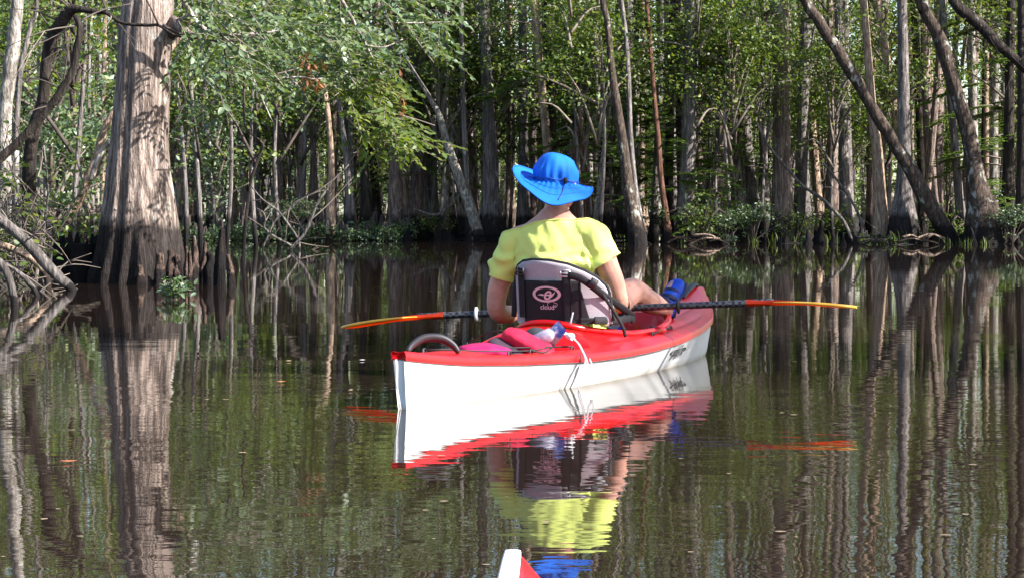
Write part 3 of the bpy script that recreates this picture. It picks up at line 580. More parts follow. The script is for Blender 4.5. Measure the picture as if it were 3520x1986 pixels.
def deadbranch():
    limb('dead_branch', 'forked bare grey branch standing out of the water', 'branch', 'wood', [(1200, 566, 3), (1190, 577, 5), (1160, 605, 6), (1134, 632, 8), (1112, 668, 9), (1097, 688, 9), (1072, 745, 10), (1048, 800, 11), (1022, 832, 11), (1000, 858, 12)], 41, twigs=7, n=40, below=.3, tl=.9)
    limb('dead_branch', 'thin bare branch slanting right down to the forked one', 'branch', 'wood', [(862, 640, 4), (905, 688, 6), (955, 725, 7), (990, 770, 8), (1023, 820, 8), (1030, 850, 8)], 42, twigs=5, n=30, below=.2, tl=.8)
    limb('dead_branch', 'crooked hooked twig left of the forked branch foot', 'branch', 'wood', [(880, 715, 3), (905, 732, 6), (912, 755, 6), (910, 785, 7), (945, 815, 8), (990, 838, 8), (1002, 852, 8)], 41.5, n=30, below=.2, twigs=2)
    limb('dead_branch', 'long thin branch slanting up right from beside the forked one', 'branch', 'wood', [(1130, 652, 3), (1080, 664, 5), (1030, 690, 6), (985, 728, 7), (945, 760, 7), (920, 815, 8), (905, 850, 8)], 43, n=30, below=.2, twigs=4)
    limb('fallen_branch', 'bare branch leaning down right under the thick dark column', 'branch', 'wood', [(2600, 420, 8), (2640, 500, 9), (2715, 590, 9), (2760, 640, 10), (2820, 680, 11), (2880, 738, 12), (2905, 770, 12), (2930, 832, 10)], 51.5, n=34, twigs=6, below=.1, tl=1)
    limb('fallen_branch', 'bare branch leaning down right to the pink lit snag', 'branch', 'wood', [(2830, 560, 7), (2870, 610, 8), (2920, 680, 9), (2950, 735, 10), (2970, 790, 12), (2985, 838, 12)], 51, n=30, twigs=4, below=.1, tl=1)
    limb('fallen_branch', 'brown limb leaning on the slim trunk beside the wide buttress', 'branch', 'wood', [(1560, 610, 7), (1556, 690, 9), (1530, 720, 10), (1490, 740, 10), (1420, 716, 8)], 56, n=24, twigs=4, tl=1)
    limb('fallen_branch', 'pale fallen stick half sunk at the left waterline', 'branch', 'pale', [(1080, 770, 5), (1092, 800, 7), (1110, 822, 7), (1124, 832, 6)], 55.5, n=14)
    limb('fallen_log', 'long low log lying lit along the left waterline', 'log', 'tan', [(1000, 829, 9), (1060, 828, 12), (1130, 829, 11), (1190, 832, 8)], 55.0, n=20)
deadbranch()
# ---------------------------------------------------------------- the stand behind: many alike slim trunks
def shared_trunk(name, rad, h, bend, mat, seg=9):
    m = MB(); ph = rnd.uniform(0, 6)
    P = [Vector((bend * math.sin(z * .16 + ph) - bend * math.sin(ph), bend * .7 * math.cos(z * .13 + ph) - bend * .7 * math.cos(ph), z)) for z in np.linspace(-.3, h, 22)]
    rr = [rad * (1 + .75 * max(0, 1 - z / 1.3) ** 1.6) * (1 - .6 * max(0, z) / h) for z in np.linspace(-.3, h, 22)]
    m.tube(P, rr, seg, fl=flute(rnd.uniform(0, 60), 5, .12, 0, 1.5))
    for k in range(5):
        i = rnd.randrange(5, 20); a = rnd.uniform(0, 6.28); L = rnd.uniform(.4, 1.3); q = P[i]
        m.tube(crv([q, q + Vector((math.cos(a) * L * .5, math.sin(a) * L * .5, .1)), q + Vector((math.cos(a) * L, math.sin(a) * L, rnd.uniform(-.1, .5)))], 5), list(np.linspace(rad * .25, .006, 6)), 5)
    return m.mesh(name, M[mat])
TR = [shared_trunk('trunk', .17, 19, .35, 'grey'), shared_trunk('trunk', .14, 18, .5, 'cypress'), shared_trunk('trunk', .10, 16, .6, 'grey'), shared_trunk('trunk', .12, 17, .4, 'dark'),
      shared_trunk('trunk', .21, 20, .25, 'cypress'), shared_trunk('trunk', .09, 14, .7, 'pale'), shared_trunk('trunk', .11, 16, .5, 'tan')]
def put_tree(name, label, cat, group, tm, cm, x, Y, s, cs=1.0, cz=0.0):
    z = floor_z(x, Y) if Y > 30 else 0.0
    r = empty(name, (x, Y, z), rnd.uniform(0, 6.28)); tag(r, label, cat, group); r.rotation_euler[0] = rnd.gauss(0, .03); r.rotation_euler[1] = rnd.gauss(0, .03)
    t = link('trunk', tm, r); t.scale = (s, s, 1)
    if cm is not None:
        c = link('crown', cm, r, (0, 0, cz)); c.scale = (cs, cs, cs); c.rotation_euler = (0, 0, rnd.uniform(0, 6.28)); c['kind'] = 'stuff'
    return r
# seen ones: their labels go by what the picture shows of them, alike within each band
cnt = 0; spots = []
while cnt < 265:
    u = rnd.random(); Y = (60 + 62 * u ** 1.25) if cnt < 150 else 53 + 20 * u; half = Y * .262 + 1
    x = rnd.uniform(-half, half)
    if Y < shore(x) + 1.2 or any((x - a) ** 2 + (Y - b) ** 2 < .8 for a, b in spots): continue
    spots.append((x, Y)); cnt += 1
    near = Y < 82; thin = rnd.random() < .55
    tm = TR[rnd.choice([2, 5, 6, 5, 2, 3])] if thin else TR[rnd.choice([0, 1, 4, 1])]
    side = 'left of the paddler' if x < .02 * Y else 'right of the paddler'
    lab = ('slim' if thin else 'straight') + (' trunk in the shaded stand behind the bank, ' if near else ' trunk far back in the dim stand, ') + side
    put_tree('swamp_tree', lab, 'tree', ('slim' if thin else 'straight') + (' trunks behind the bank ' if near else ' trunks far back in the stand ') + side, tm, CROWN[rnd.randrange(4)] if rnd.random() < .25 else None, x, Y, rnd.uniform(.7, 1.25), rnd.uniform(.8, 1.05), rnd.uniform(-1.5, 3))
# the stand goes on outside the frame on both sides (it shades the part one sees)
for k in range(20):
    s = 1 if k % 3 else -1; x = s * rnd.uniform(15, 44) * (1 if s > 0 else .9); Y = shore(x) + rnd.uniform(.5, 45)
    if abs(x) < Y * .262 + 1.5: continue
    put_tree('swamp_tree', 'tree of the stand going on beyond the picture edge', 'tree', 'trees beyond the picture edges', TR[rnd.choice([0, 1, 3, 4])], CROWN[rnd.randrange(4)], x, Y, 1, rnd.uniform(.9, 1.1), rnd.uniform(-2, 2))
# trees of the right bank close by, out of the picture: their shade falls across the bow
for (x, Y, ci, cz, cs) in NEAR_TREES:
    put_tree('swamp_tree', 'tree on the near right bank beyond the picture edge', 'tree', 'trees beyond the picture edges', TR[1], DENSE if ci is None else CROWN[ci], x, Y, 1, cs, cz)

# ---------------------------------------------------------------- understory: saplings and shrubs among the trunks
def shared_stem(name, h, mat, r0=.035):
    m = MB(); p = rnd.uniform(0, 6)
    m.tube([Vector((.12 * math.sin(z * .8 + p) - .12 * math.sin(p), .1 * math.cos(z * .7 + p) - .1 * math.cos(p), z)) for z in np.linspace(-.3, h, 12)], list(np.linspace(r0, .008, 12)), 6)
    return m.mesh(name, M[mat])
STM = [shared_stem('trunk', 5.4, 'twig'), shared_stem('trunk', 7.0, 'grey', .05), shared_stem('trunk', 8.4, 'grey', .06), shared_stem('trunk', 3.6, 'twig')]
def sapling(px_, Y, k, s=1.0, label=None, group=None, z=None, cmesh=None):
    x = (px_ - CX) / F * Y; zz = floor_z(x, Y) if z is None else z
    r = empty('sapling', (x, Y, zz), rnd.uniform(0, 6.28)); tag(r, label, 'sapling', group); r.scale = (s, s, s)
    link('trunk', STM[k], r); c = link('crown', cmesh or SAP[k], r); c['kind'] = 'stuff'; c.rotation_euler = (0, 0, rnd.uniform(0, 6.28))
    return r
gl, gr = 'leafy saplings left of the paddler', 'leafy saplings right of the paddler'
for i in range(SAP_N[0]):
    p = rnd.uniform(60, 1750); Y = rnd.uniform(60, 100); sapling(p, Y, rnd.choice([0, 1, 1, 2, 2]), rnd.uniform(.8, 1.25), 'leafy sapling among the shaded trunks left of the paddler', gl)
for i in range(SAP_N[1]):
    p = rnd.uniform(1850, 3500); Y = rnd.uniform(56, 96); sapling(p, Y, rnd.choice([0, 1, 1, 2]), rnd.uniform(.8, 1.25), 'leafy sapling among the shaded trunks right of the paddler', gr)
for p, Y, k, s in [(250, 31, 2, .85), (330, 36, 1, 1.0), (170, 33, 1, .9), (60, 34, 2, .9), (690, 38, 2, .85), (640, 46, 2, 1.0), (780, 50, 2, 1.05), (880, 46, 2, .95), (740, 58, 1, 1.1), (960, 54, 2, 1.1), (1030, 60, 2, 1.1)]:
    sapling(p, Y, k, s, 'bushy dark green young tree behind the big cypress', 'young trees behind the big cypress', cmesh=SAP[2] if k == 2 else SAP[3], z=0.05)
for p, Y, k, s, lab in [(2470, 52.5, 1, .62, 'young cypress with flat feathery boughs spread low over the water'), (2330, 53.5, 0, .95, 'taller feathery young cypress behind the low spreading one'), (2040, 54, 0, .9, 'feathery young cypress just right of the blue hat'), (2560, 57, 0, .8, 'feathery young cypress in front of the joined grey pair')]:
    sapling(p, Y, 3 if k else 1, s, lab, 'young feathery cypresses', cmesh=FEA[k])
for p, Y, k, s in [(1950, 57, 0, 1.25), (2120, 61, 0, 1.3), (1480, 60, 0, 1.2), (3440, 53, 0, 1.15), (2420, 60, 0, 1.3)]:
    sapling(p, Y, 2, s, 'dim feathery young cypress back among the trunks', 'feathery cypresses among the trunks', cmesh=FEA[k])
def shrub(px_, Y, k, s, label, group=None):
    x = (px_ - CX) / F * Y; r = empty('bank_shrub', (x, Y, max(floor_z(x, Y), 0) - .02), rnd.uniform(0, 6.28)); tag(r, label, 'shrub', group); r.scale = (s, s, s)
    c = link('foliage', SHR[k], r); c['kind'] = 'stuff'
    m = MB()
    for j in range(4): a = j * 1.6 + rnd.random(); m.tube(crv([(0, 0, -.1), (.1 * math.cos(a), .1 * math.sin(a), .3), (.35 * math.cos(a), .35 * math.sin(a), .9)], 5), list(np.linspace(.02, .006, 6)), 5)
    m.build('stem', M['twigd'], r)
for p, Y, k, s, lab in [(2590, 51.5, 0, .7, 'dark green shrub at the foot of the joined grey pair'), (2500, 50.8, 0, .6, 'glossy leaved shrub in the middle of the right bank'), (2410, 50.5, 1, 1.0, 'light leaved shrub beside the thin reddish trunk'), (2740, 52, 1, .8, 'low shrub right of the thick dark column'),
                        (1020, 57, 0, .8, 'rounded green shrub behind the forked dead branch'), (1500, 58, 1, .8, 'dim shrub between the wide buttress and the leaning pale trunk'), (2860, 54, 1, .9, 'dim shrub right of the bare leaning branch'), (3250, 51, 1, .8, 'shrub behind the foot of the diagonal trunk'), (3480, 49.5, 0, .7, 'shrub at the right edge of the waterline')]:
    shrub(p, Y, k, s, lab)
for i in range(22): shrub(rnd.choice([rnd.uniform(640, 1650), rnd.uniform(2000, 3500)]), rnd.uniform(62, 88), rnd.randrange(2), rnd.uniform(.7, 1.3), 'dim shrub on the swamp floor among the trunks', 'shrubs on the swamp floor')

# ---------------------------------------------------------------- bank plants, knees, debris along the waterline
def blades(name, n, h, w, spread, mat, arch=.5):
    V = []; Fc = []
    for i in range(n):
        a = rnd.uniform(0, 6.28); b = Vector((rnd.gauss(0, spread), rnd.gauss(0, spread), -.05)); hh = h * rnd.uniform(.5, 1.1); L = Vector((math.cos(a), math.sin(a), 0)); S = Vector((-L.y, L.x, 0)) * w
        p1 = b + Vector((0, 0, hh * .6)) + L * hh * .15; p2 = b + Vector((0, 0, hh * (1 - arch * .5))) + L * hh * arch; k = len(V)
        V += [b - S, b + S, p1 + S, p1 - S, p2]; Fc += [(k, k + 1, k + 2), (k, k + 2, k + 3), (k + 3, k + 2, k + 4)]
    return tri_mesh(name, np.array([tuple(v) for v in V]), np.array(Fc), M[mat])
BL = [crown_mesh('leaf_tuft', 16, 15, .03, .40, .30, M['leafblue'], M['twigd'], .075, .04, (.07, .07, .04), 5), blades('leaf_tuft', 12, .5, .010, .12, 'leafsun', .35)]
def plant(p, Y, k, s, label, group, z=None):
    x = (p - CX) / F * Y; o = link('marsh_plant', BL[k]); o.location = (x, Y, max(floor_z(x, Y), 0) if z is None else z); o.scale = (s, s, s); o.rotation_euler = (0, 0, rnd.uniform(0, 6.28)); tag(o, label, 'plant', group)
for i in range(34): plant(630 + i * 23 + rnd.uniform(-9, 9), rnd.uniform(54.5, 58.5), 0, rnd.uniform(.8, 1.7), 'bright green leafy plant in the row along the left waterline', 'leafy plants along the left waterline')
for i in range(9): plant(rnd.uniform(3180, 3515), rnd.uniform(48.3, 50.5), 1, rnd.uniform(.35, .65), 'pale grassy tuft at the right waterline', 'grassy tufts at the right waterline')
for i in range(18): plant(rnd.uniform(2030, 3150), rnd.uniform(49.5, 52), rnd.randrange(2), rnd.uniform(.5, .9), 'small plant along the middle of the right waterline', 'small plants along the right bank')
KN = MB().tube([(0, 0, -.2), (0, 0, .05), (.02, 0, .14), (.03, .01, .22), (.05, .01, .28), (.055, .01, .31)], [.17, .12, .065, .042, .03, .008], 9, fl=lambda i, th, p: 1 + .3 * math.cos(3 * th + 5 * p.z) + .2 * noise.noise(Vector((math.cos(th) * 2, math.sin(th) * 2, p.z * 14)))).mesh('cypress_knee', M['dark'])
for i in range(50):
    p = rnd.uniform(700, 3500); x0 = (p - CX) / F * 54; Y = shore(x0) + rnd.uniform(-.7, 3); x = (p - CX) / F * Y
    o = link('cypress_knee', KN); o.location = (x, Y, max(floor_z(x, Y), 0) - .03); s = rnd.uniform(.4, 1.3); o.scale = (s, s, s * rnd.uniform(.8, 1.6)); o.rotation_euler = (0, 0, rnd.uniform(0, 6)); tag(o, 'small dark cypress knee along the far waterline', 'cypress knee', 'cypress knees along the far waterline')
def debris(x, y, Y, label, n=5, mat='wood'):
    b = W(x, y, Y); b.z = 0; r = empty('driftwood', b); tag(r, label, 'driftwood')
    for k in range(n):
        m = MB(); a = rnd.uniform(-.5, .5); L = rnd.uniform(.35, .9); q = Vector((rnd.uniform(-.35, .35), rnd.uniform(-.2, .2), rnd.uniform(.0, .14))); d = Vector((math.cos(a), rnd.uniform(-.3, .3), math.sin(a) * .5)) * L
        m.tube(crv([q - d * .5, q + Vector((0, 0, rnd.uniform(.0, .12))), q + d * .5], 8), list(np.linspace(.035, .014, 9)), 6); m.build('stick', M[mat], r)
debris(2340, 838, 49.6, 'tangle of brown sticks by the thin reddish trunk', 5, 'red'); debris(2440, 836, 49.2, 'arched root hoop at the waterline under the shrub', 3, 'tan')
debris(2985, 842, 48.9, 'pale snag end sticking out at the foot of the pink lit trunk', 5, 'pale'); debris(3165, 840, 48.8, 'pinkish driftwood under the diagonal trunk', 5, 'tan'); debris(3500, 800, 50, 'sunlit sticks on the bank at the right edge', 5, 'tan')
debris(2170, 838, 49.2, 'short dark sticks left of the twin stem foot', 4, 'dark'); debris(1650, 828, 56.2, 'dark root clutter at the foot of the leaning pale trunk', 6, 'dark')
# plant clump floating by the big trunk, and its flowers
def clump():
    b = W(600, 1028, 17.4); b.z = 0; r = empty('water_plant', b); tag(r, 'leafy green clump growing from the water in front of the big trunk', 'plant')
    C = np.array([(rnd.gauss(0, .07), rnd.gauss(0, .06), rnd.uniform(.02, .17)) for _ in range(34)]); V, Fa = clump_leaves(C, 7, (.02, .02, .015), .06, .03, -.1, T6)
    tag(link('foliage', tri_mesh('foliage', V, Fa, M['leafblue']), r), kind='stuff')
    m = MB()
    for k in range(9): a = k * .7; m.tube(crv([(0, 0, -.05), (.04 * math.cos(a), .04 * math.sin(a), .08), (.1 * math.cos(a), .1 * math.sin(a), .15)], 5), .004, 5)
    m.build('stem', M['twig'], r)
clump()
# floating leaves
def float_leaf(x, y, label, col, s, a):
    Y = F * H / (y - HY); m, *_ = None, None
    g = MB(); pr = [(-1, 0), (-.55, .32), (0, .42), (.55, .28), (1, 0), (.55, -.30), (0, -.40), (-.55, -.3)]
    g.add([(s * u, s * v, .003 + .003 * (u * u) * s / .05) for u, v in pr] + [(0, 0, .005)], [(i, (i + 1) % 8, 8) for i in range(8)])
    o = g.build('floating_leaf', simple('fallen_leaf', col, .6, .4, .2, 30)); o.location = ((x - CX) / F * Y, Y, .003); o.rotation_euler = (0, 0, a); tag(o, label, 'leaf')
float_leaf(966, 1315, 'orange fallen leaf floating in open water left of the stern', (.55, .22, .05), .021, .2)
float_leaf(236, 1590, 'reddish brown leaf floating near the left edge', (.42, .13, .06), .026, .1)
float_leaf(992, 1243, 'small pale leaf floating above the orange one', (.5, .36, .24), .016, .5); float_leaf(1205, 1344, 'tan leaf floating between the orange leaf and the stern', (.5, .34, .22), .015, 1.0)
float_leaf(1245, 1240, 'white flower petal floating left of the kayak stern', (.8, .78, .74), .016, .3)

def flecks():
    V = []; Fc = []
    for i in range(80):
        y = rnd.uniform(870, 1980); Y = F * H / (y - HY); x = rnd.uniform(-.26, .26) * Y; s = rnd.uniform(.003, .012) * (1 + Y * .03); a = rnd.uniform(0, 6.28); k = len(V); n = rnd.choice([4, 5, 6])
        V += [(x + s * math.cos(a + j * 6.28 / n) * rnd.uniform(.6, 1.3), Y + s * math.sin(a + j * 6.28 / n) * rnd.uniform(.5, 1), .003) for j in range(n)]; Fc.append(tuple(range(k, k + n)))
    me = bpy.data.meshes.new('floating_debris'); me.from_pydata(V, [], Fc); me.materials.append(simple('plant_debris', (.24, .18, .12), .8, .2, .5, .8)); tag(link('floating_debris', me), 'scattered tiny plant bits floating on the water', 'debris', kind='stuff')
flecks()
# ---------------------------------------------------------------- far woods closing the view (nobody could count it)
for i in range(10): p = rnd.uniform(1930, 3500); sapling(p, rnd.uniform(50.5, 56), 2, rnd.uniform(.8, 1.05), 'leafy young tree with its leaves high in front of the right bank trunks', 'leafy young trees along the right bank', cmesh=HI[i % 2])
for i in range(5): p = rnd.uniform(1380, 1760); sapling(p, rnd.uniform(57, 60), 2, rnd.uniform(.85, 1.05), 'leafy young tree with its leaves high above the left of the hat', 'leafy young trees left of the hat', cmesh=HI[i % 2])
for i in range(26): p = rnd.uniform(640, 3500); sapling(p, rnd.uniform(84, 116), rnd.choice([0, 3]), rnd.uniform(.9, 1.5), 'low leafy sapling far back on the dim swamp floor', 'low saplings far back')
def far_woods():
    C = []
    for i in range(980):
        Y = rnd.uniform(118, 165); x = rnd.uniform(-.33, .33) * Y; C.append((x, Y, .2 + 28 * rnd.random() ** .9))
    for i in range(260): Y = rnd.uniform(60, 140); x = rnd.choice([-1, 1]) * rnd.uniform(.30, .62) * Y; C.append((x, Y, 1 + 22 * rnd.random()))
    for i in range(380): Y = rnd.uniform(120, 150); C.append((rnd.uniform(-.33, .33) * Y, Y, 7.5 * rnd.random()))
    V, Fa = clump_leaves(np.array(C), 60, (1.3, 1.3, .7), .38, .22); w = MB()
    for i in range(120):
        Y = rnd.uniform(118, 160); x = rnd.uniform(-.3, .3) * Y; w.tube([(x, Y, -.2), (x + rnd.uniform(-.4, .4), Y, 10), (x + rnd.uniform(-.8, .8), Y, 22)], [.24, .18, .08], 6)
    tag(link('far_woods', tri_mesh('far_woods', V, Fa, [M['leaffar'], M['grey']], w)), 'sunlit green woods closing the view far behind the trunks', 'woods', kind='stuff')
far_woods()
# ---------------------------------------------------------------- the red and white kayak; local frame: x from stern to bow, y to port, z up
HEAD = Vector((.398, .9174, 0)); LEFT = Vector((-.9174, .398, 0)); S0 = Vector((-.39, 7.6, 0)); KROT = math.atan2(.9174, .398)
def k2w(p): return S0 + HEAD * p[0] + LEFT * p[1] + Vector((0, 0, p[2]))
def w2k(p): d = Vector(p) - S0; return Vector((d.dot(HEAD), d.dot(LEFT), p[2]))
A0, A1 = -.08, 3.49
bw = smooth_tab([(-.08, .022), (.02, .05), (.12, .085), (.3, .137), (.6, .205), (.9, .258), (1.2, .298), (1.5, .322), (1.8, .330), (2.2, .312), (2.6, .265), (2.9, .215), (3.1, .172), (3.3, .110), (3.42, .055), (3.49, .018)], A0, A1, k=9)
sz = smooth_tab([(-.08, .186), (.08, .167), (.27, .149), (.62, .130), (1.15, .113), (1.5, .112), (1.8, .117), (2.2, .126), (2.7, .146), (3.1, .172), (3.3, .200), (3.42, .232), (3.49, .262)], A0, A1, k=8)
def hull_pt(a, t):                                 # t 0 keel .. 1 sheer, starboard half-breadth and height
    b = bw(a); s = sz(a); e = sstep(A0 - .02, .7, a) * sstep(A1 + .03, 2.75, a)
    u = [0, .30, .55, .74, 1.0]; kz = -.10 * e - .03 if e > 0 else -.03
    yb = [0.004, .46 * b * e + .10 * b, .72 * b, .83 * b, b]
    zz = [kz, kz * .82, -.02, .035, s]
    return float(np.interp(t, u, yb)), float(np.interp(t, u, zz))
def rake(a, z):                                    # ends lean: stern overhangs a little at the top, bow curls up
    r = a
    if a < .15: r = a - .03 * (z / .19) * (1 - (a - A0) / .23) + .05 * (1 - (a - A0) / .23)
    if a > 3.2: r = a - .10 * max(0, 1 - z / .26) ** 1.3 * (a - 3.2) / .29
    return r
NA = 150
def aa(i, n=NA): 
    u = i / n; return A0 + (A1 - A0) * (u - .06 * math.sin(2 * math.pi * u))
def hull_mesh():
    g = MB(); nt = 16
    ts = [math.sin(j / nt * math.pi / 2) ** 1.0 for j in range(nt + 1)]
    def sm(a, t):                                  # soften the section by sampling neighbours
        q = [hull_pt(a, min(max(t + d, 0), 1)) for d in (-.09, -.045, 0, .045, .09)]
        w = (1, 2, 3, 2, 1) if .09 < t < .91 else ((0, 0, 1, 0, 0) if t > .99 or t < .01 else (.3, 1, 3, 1, .3))
        W_ = sum(w); return sum(p[0] * k for p, k in zip(q, w)) / W_, sum(p[1] * k for p, k in zip(q, w)) / W_
    rows = []
    for i in range(NA + 1):
        a = aa(i); row = [sm(a, t) for t in ts]
        rows.append([(rake(a, z), -y, z) for y, z in row[::-1]] + [(rake(a, z), y, z) for y, z in row[1:]])
    n = len(rows[0]); g.v = [p for r_ in rows for p in r_]
    g.f = [(i * n + j, i * n + j + 1, (i + 1) * n + j + 1, (i + 1) * n + j) for i in range(NA) for j in range(n - 1)]
    g.f.append(tuple(range(n))); g.f.append(tuple(NA * n + j for j in range(n))[::-1]); g.m = [0] * len(g.f)
    return g.mesh('hull', M['hull'])
ridge = smooth_tab([(-.08, .212), (.1, .198), (.35, .188), (.6, .185), (.95, .20), (1.15, .206), (1.3, .226), (1.4, .232), (2.5, .236), (2.65, .245), (2.9, .275), (3.1, .300), (3.3, .326), (3.42, .342), (3.49, .335)], A0, A1, k=7)
def cock(a, y):                                    # signed oval of the cockpit opening, <1 inside
    c = 1.975; L = .615; wd = .235 if a < c else .235 - .045 * (a - c) / L
    return (abs((a - c) / L) ** 2.6 + abs(y / wd) ** 2.6) ** (1 / 2.6)
def deck_z(a, y):
    b = bw(a); s = sz(a) + .030; r = ridge(a); t = min(abs(y) / max(b, .01), 1)
    p = 2.2 - .9 * sstep(2.4, 3.3, a); z = s + (r - s) * (1 - t ** p)
    w = sstep(.44, .60, a) * (1 - sstep(1.17, 1.235, a)); wy = .87 * b
    well = w * (1 - sstep(wy * .84, wy, abs(y))); z -= well * max(z - (.105 + .02 * sstep(.6, .45, a)), 0)
    # raised arch of the rear bulkhead behind the seat
    z += .016 * math.exp(-((a - 1.27) / .07) ** 2) * (1 - (abs(y) / .26) ** 2 if abs(y) < .26 else 0)
    # long shallow grooves on side decks
    z -= .006 * math.exp(-((t - .80) / .05) ** 2) * sstep(1.3, 1.5, a) * sstep(3.1, 2.8, a)
    z -= .008 * math.exp(-((t - .52) / .05) ** 2) * sstep(2.5, 2.7, a) * sstep(3.35, 3.1, a)
    c = cock(a, y); k = 1 - sstep(.93, 1.0, c)
    if k > 0: z = z * (1 - k) + .03 * k
    return z
def deck_mesh():
    g = MB(); na, nt = 240, 72; rows = []
    for i in range(na + 1):
        a = aa(i, na); b = bw(a); s = sz(a); row = []
        for side, z in ((1, s - .004), (1, s + .004), (1, s + .022), (1, s + .029)):
            o = .006 if z > s - .005 else 0; o = .008 if z < s + .024 else .003
            row.append((rake(a, z), (b + o), z))
        for j in range(nt + 1):
            y = b * (1 - 2 * j / nt); z = deck_z(a, y); row.append((rake(a, z), y, z))
        row += [(p[0], -p[1], p[2]) for p in row[3::-1]]; rows.append(row)
    n = len(rows[0]); g.v = [p for r_ in rows for p in r_]
    g.f = [(i * n + j, (i + 1) * n + j, (i + 1) * n + j + 1, i * n + j + 1) for i in range(na) for j in range(n - 1)]
    g.f.append(tuple(range(n))[::-1]); g.f.append(tuple(na * n + j for j in range(n))); g.m = [0] * len(g.f)
    return g.mesh('deck', M['deck'])
def hullmat():
    m = simple('white_hull_plastic', (.80, .80, .82), .25, .5, .02, 6); nt = m.node_tree; N = nt.nodes; L = nt.links; P = N['Principled BSDF']; tc = N.new('ShaderNodeTexCoord')
    sp = N.new('ShaderNodeSeparateXYZ'); L.new(tc.outputs['Object'], sp.inputs[0]); w = ntex(N, L, tc.outputs['Object'], 5, 5, .7, (1, 1, 4))
    z = mnode(N, 'ADD', sp.outputs['Z'], mnode(N, 'MULTIPLY', w.outputs['Fac'], .03, L), L); k = ramp(N, L, z, [(.012, .75), (.030, .25), (.045, 0)])
    src = P.inputs['Base Color'].links[0].from_socket; c = mixc(N, L, k, src, (.42, .36, .27))
    s2 = ntex(N, L, tc.outputs['Object'], 9, 8, .75, (.35, 1, 3)); c = mixc(N, L, ramp(N, L, s2.outputs['Fac'], [(.62, 0), (.70, .22)]), c, (.5, .48, .46))
    L.new(c, P.inputs['Base Color']); return m
M['hull'] = hullmat()
def deckmat():
    m = simple('red_deck_plastic', (.56, .006, .010), .30, .4, .06, 5, coat=.15); nt = m.node_tree; N = nt.nodes; L = nt.links; P = N['Principled BSDF']
    P.inputs['Subsurface Weight'].default_value = .15; P.inputs['Subsurface Radius'].default_value = (.05, .012, .006); P.inputs['Subsurface Scale'].default_value = .5
    tc = N.new('ShaderNodeTexCoord'); w = ntex(N, L, tc.outputs['Object'], 3, 6, .7); k = ramp(N, L, w.outputs['Fac'], [(.60, 0), (.75, .28)])
    src = P.inputs['Base Color'].links[0].from_socket; L.new(mixc(N, L, k, src, (.45, .07, .05)), P.inputs['Base Color']); return m
M['deck'] = deckmat()
M['black'] = simple('black_webbing', (.012, .011, .014), .75, .3, .3, 60); M['rubber'] = simple('grey_black_rubber', (.022, .020, .026), .5, .4, .2, 20)
M['mesh_grey'] = simple('grey_padded_cloth', (.36, .325, .36), .8, .2, .12, 240, .0006); M['print'] = simple('pink_grey_print', (.62, .42, .45), .6, .3, .05)
M['cord'] = simple('black_cord', (.02, .014, .018), .6, .3, .2); M['metal'] = simple('grey_buckle', (.45, .45, .48), .3, .6, .1, 20, 0, .6)
M['ink'] = simple('black_print', (.010, .010, .014), .45, .4, .1); M['strap_shade'] = simple('shaded_white_webbing', (.30, .28, .32), .8, .2, .15, 90); M['strapw'] = simple('white_webbing', (.72, .68, .70), .8, .2, .15, 90)
HULL = hull_mesh(); DECK = deck_mesh()
from mathutils.bvhtree import BVHTree
HB = BVHTree.FromPolygons([v.co for v in HULL.vertices], [tuple(p.vertices) for p in HULL.polygons])
def text_geo(s, size, shear=0.0, bold=0.0):
    c = bpy.data.curves.new('lettering', 'FONT'); c.body = s; c.size = size; c.shear = shear; c.offset = bold; c.align_x = 'CENTER'; c.align_y = 'CENTER'; c.resolution_u = 4
    o = bpy.data.objects.new('lettering', c); COL.objects.link(o); bpy.context.view_layer.update(); me = o.evaluated_get(bpy.context.evaluated_depsgraph_get()).to_mesh()
    v = [tuple(p.co) for p in me.vertices]; f = [tuple(p.vertices) for p in me.polygons]; bpy.data.objects.remove(o); bpy.data.curves.remove(c); return v, f
def coaming(root):
    g = MB(); pts = []
    for i in range(97):
        th = 2 * math.pi * i / 96; ca, sa = math.cos(th), math.sin(th); r = 1.0 / (abs(ca) ** 2.6 + abs(sa) ** 2.6) ** (1 / 2.6)
        a = 1.975 + .635 * r * ca; wd = .25 if ca < 0 else .25 - .045 * r * ca; y = wd * r * sa
        pts.append((a, y, deck_z(1.975 + 1.06 * (a - 1.975), y * 1.06) + .016))
    g.tube(pts, [.015] * 97, 10, cap=False, flat=.8); g.build('coaming', M['deck'], root)
kay = empty('kayak', S0, KROT); tag(kay, 'red and white kayak with the paddler in it, seen from behind its stern', 'kayak')
link('hull', HULL, kay); link('deck', DECK, kay); coaming(kay)
def seatA(y, z): return 1.395 + 1.35 * y * y - .10 * (z - .26)
def seat_sheet(name, mat, outline, off, nu=26, nv=16, thick=.006, parent=None):
    """outline(u)->(y, zbottom, ztop) for u in 0..1 from port to starboard"""
    g = MB()
    for sgn in (0, 1):
        def fn(u, v):
            y, z0, z1 = outline(u); z = z0 + (z1 - z0) * v; return (seatA(y, z) - off + (thick if sgn else 0), y, z)
        g.grid(fn, nu, nv)
    n = (nu + 1) * (nv + 1); ed = [(i * (nv + 1), (i + 1) * (nv + 1)) for i in range(nu)] + [(i * (nv + 1) + nv, (i + 1) * (nv + 1) + nv) for i in range(nu)] + [(j, j + 1) for j in range(nv)] + [(nu * (nv + 1) + j, nu * (nv + 1) + j + 1) for j in range(nv)]
    f = [(a, b, b + n, a + n) for a, b in ed]; g.f += f; g.m += [0] * len(f)
    return g.build(name, mat, parent or kay)
ztop = lerp_tab([(-.246, .300), (-.242, .365), (-.230, .404), (-.198, .440), (-.148, .470), (-.08, .498), (0, .512), (.08, .515), (.13, .508), (.16, .49), (.172, .472)])
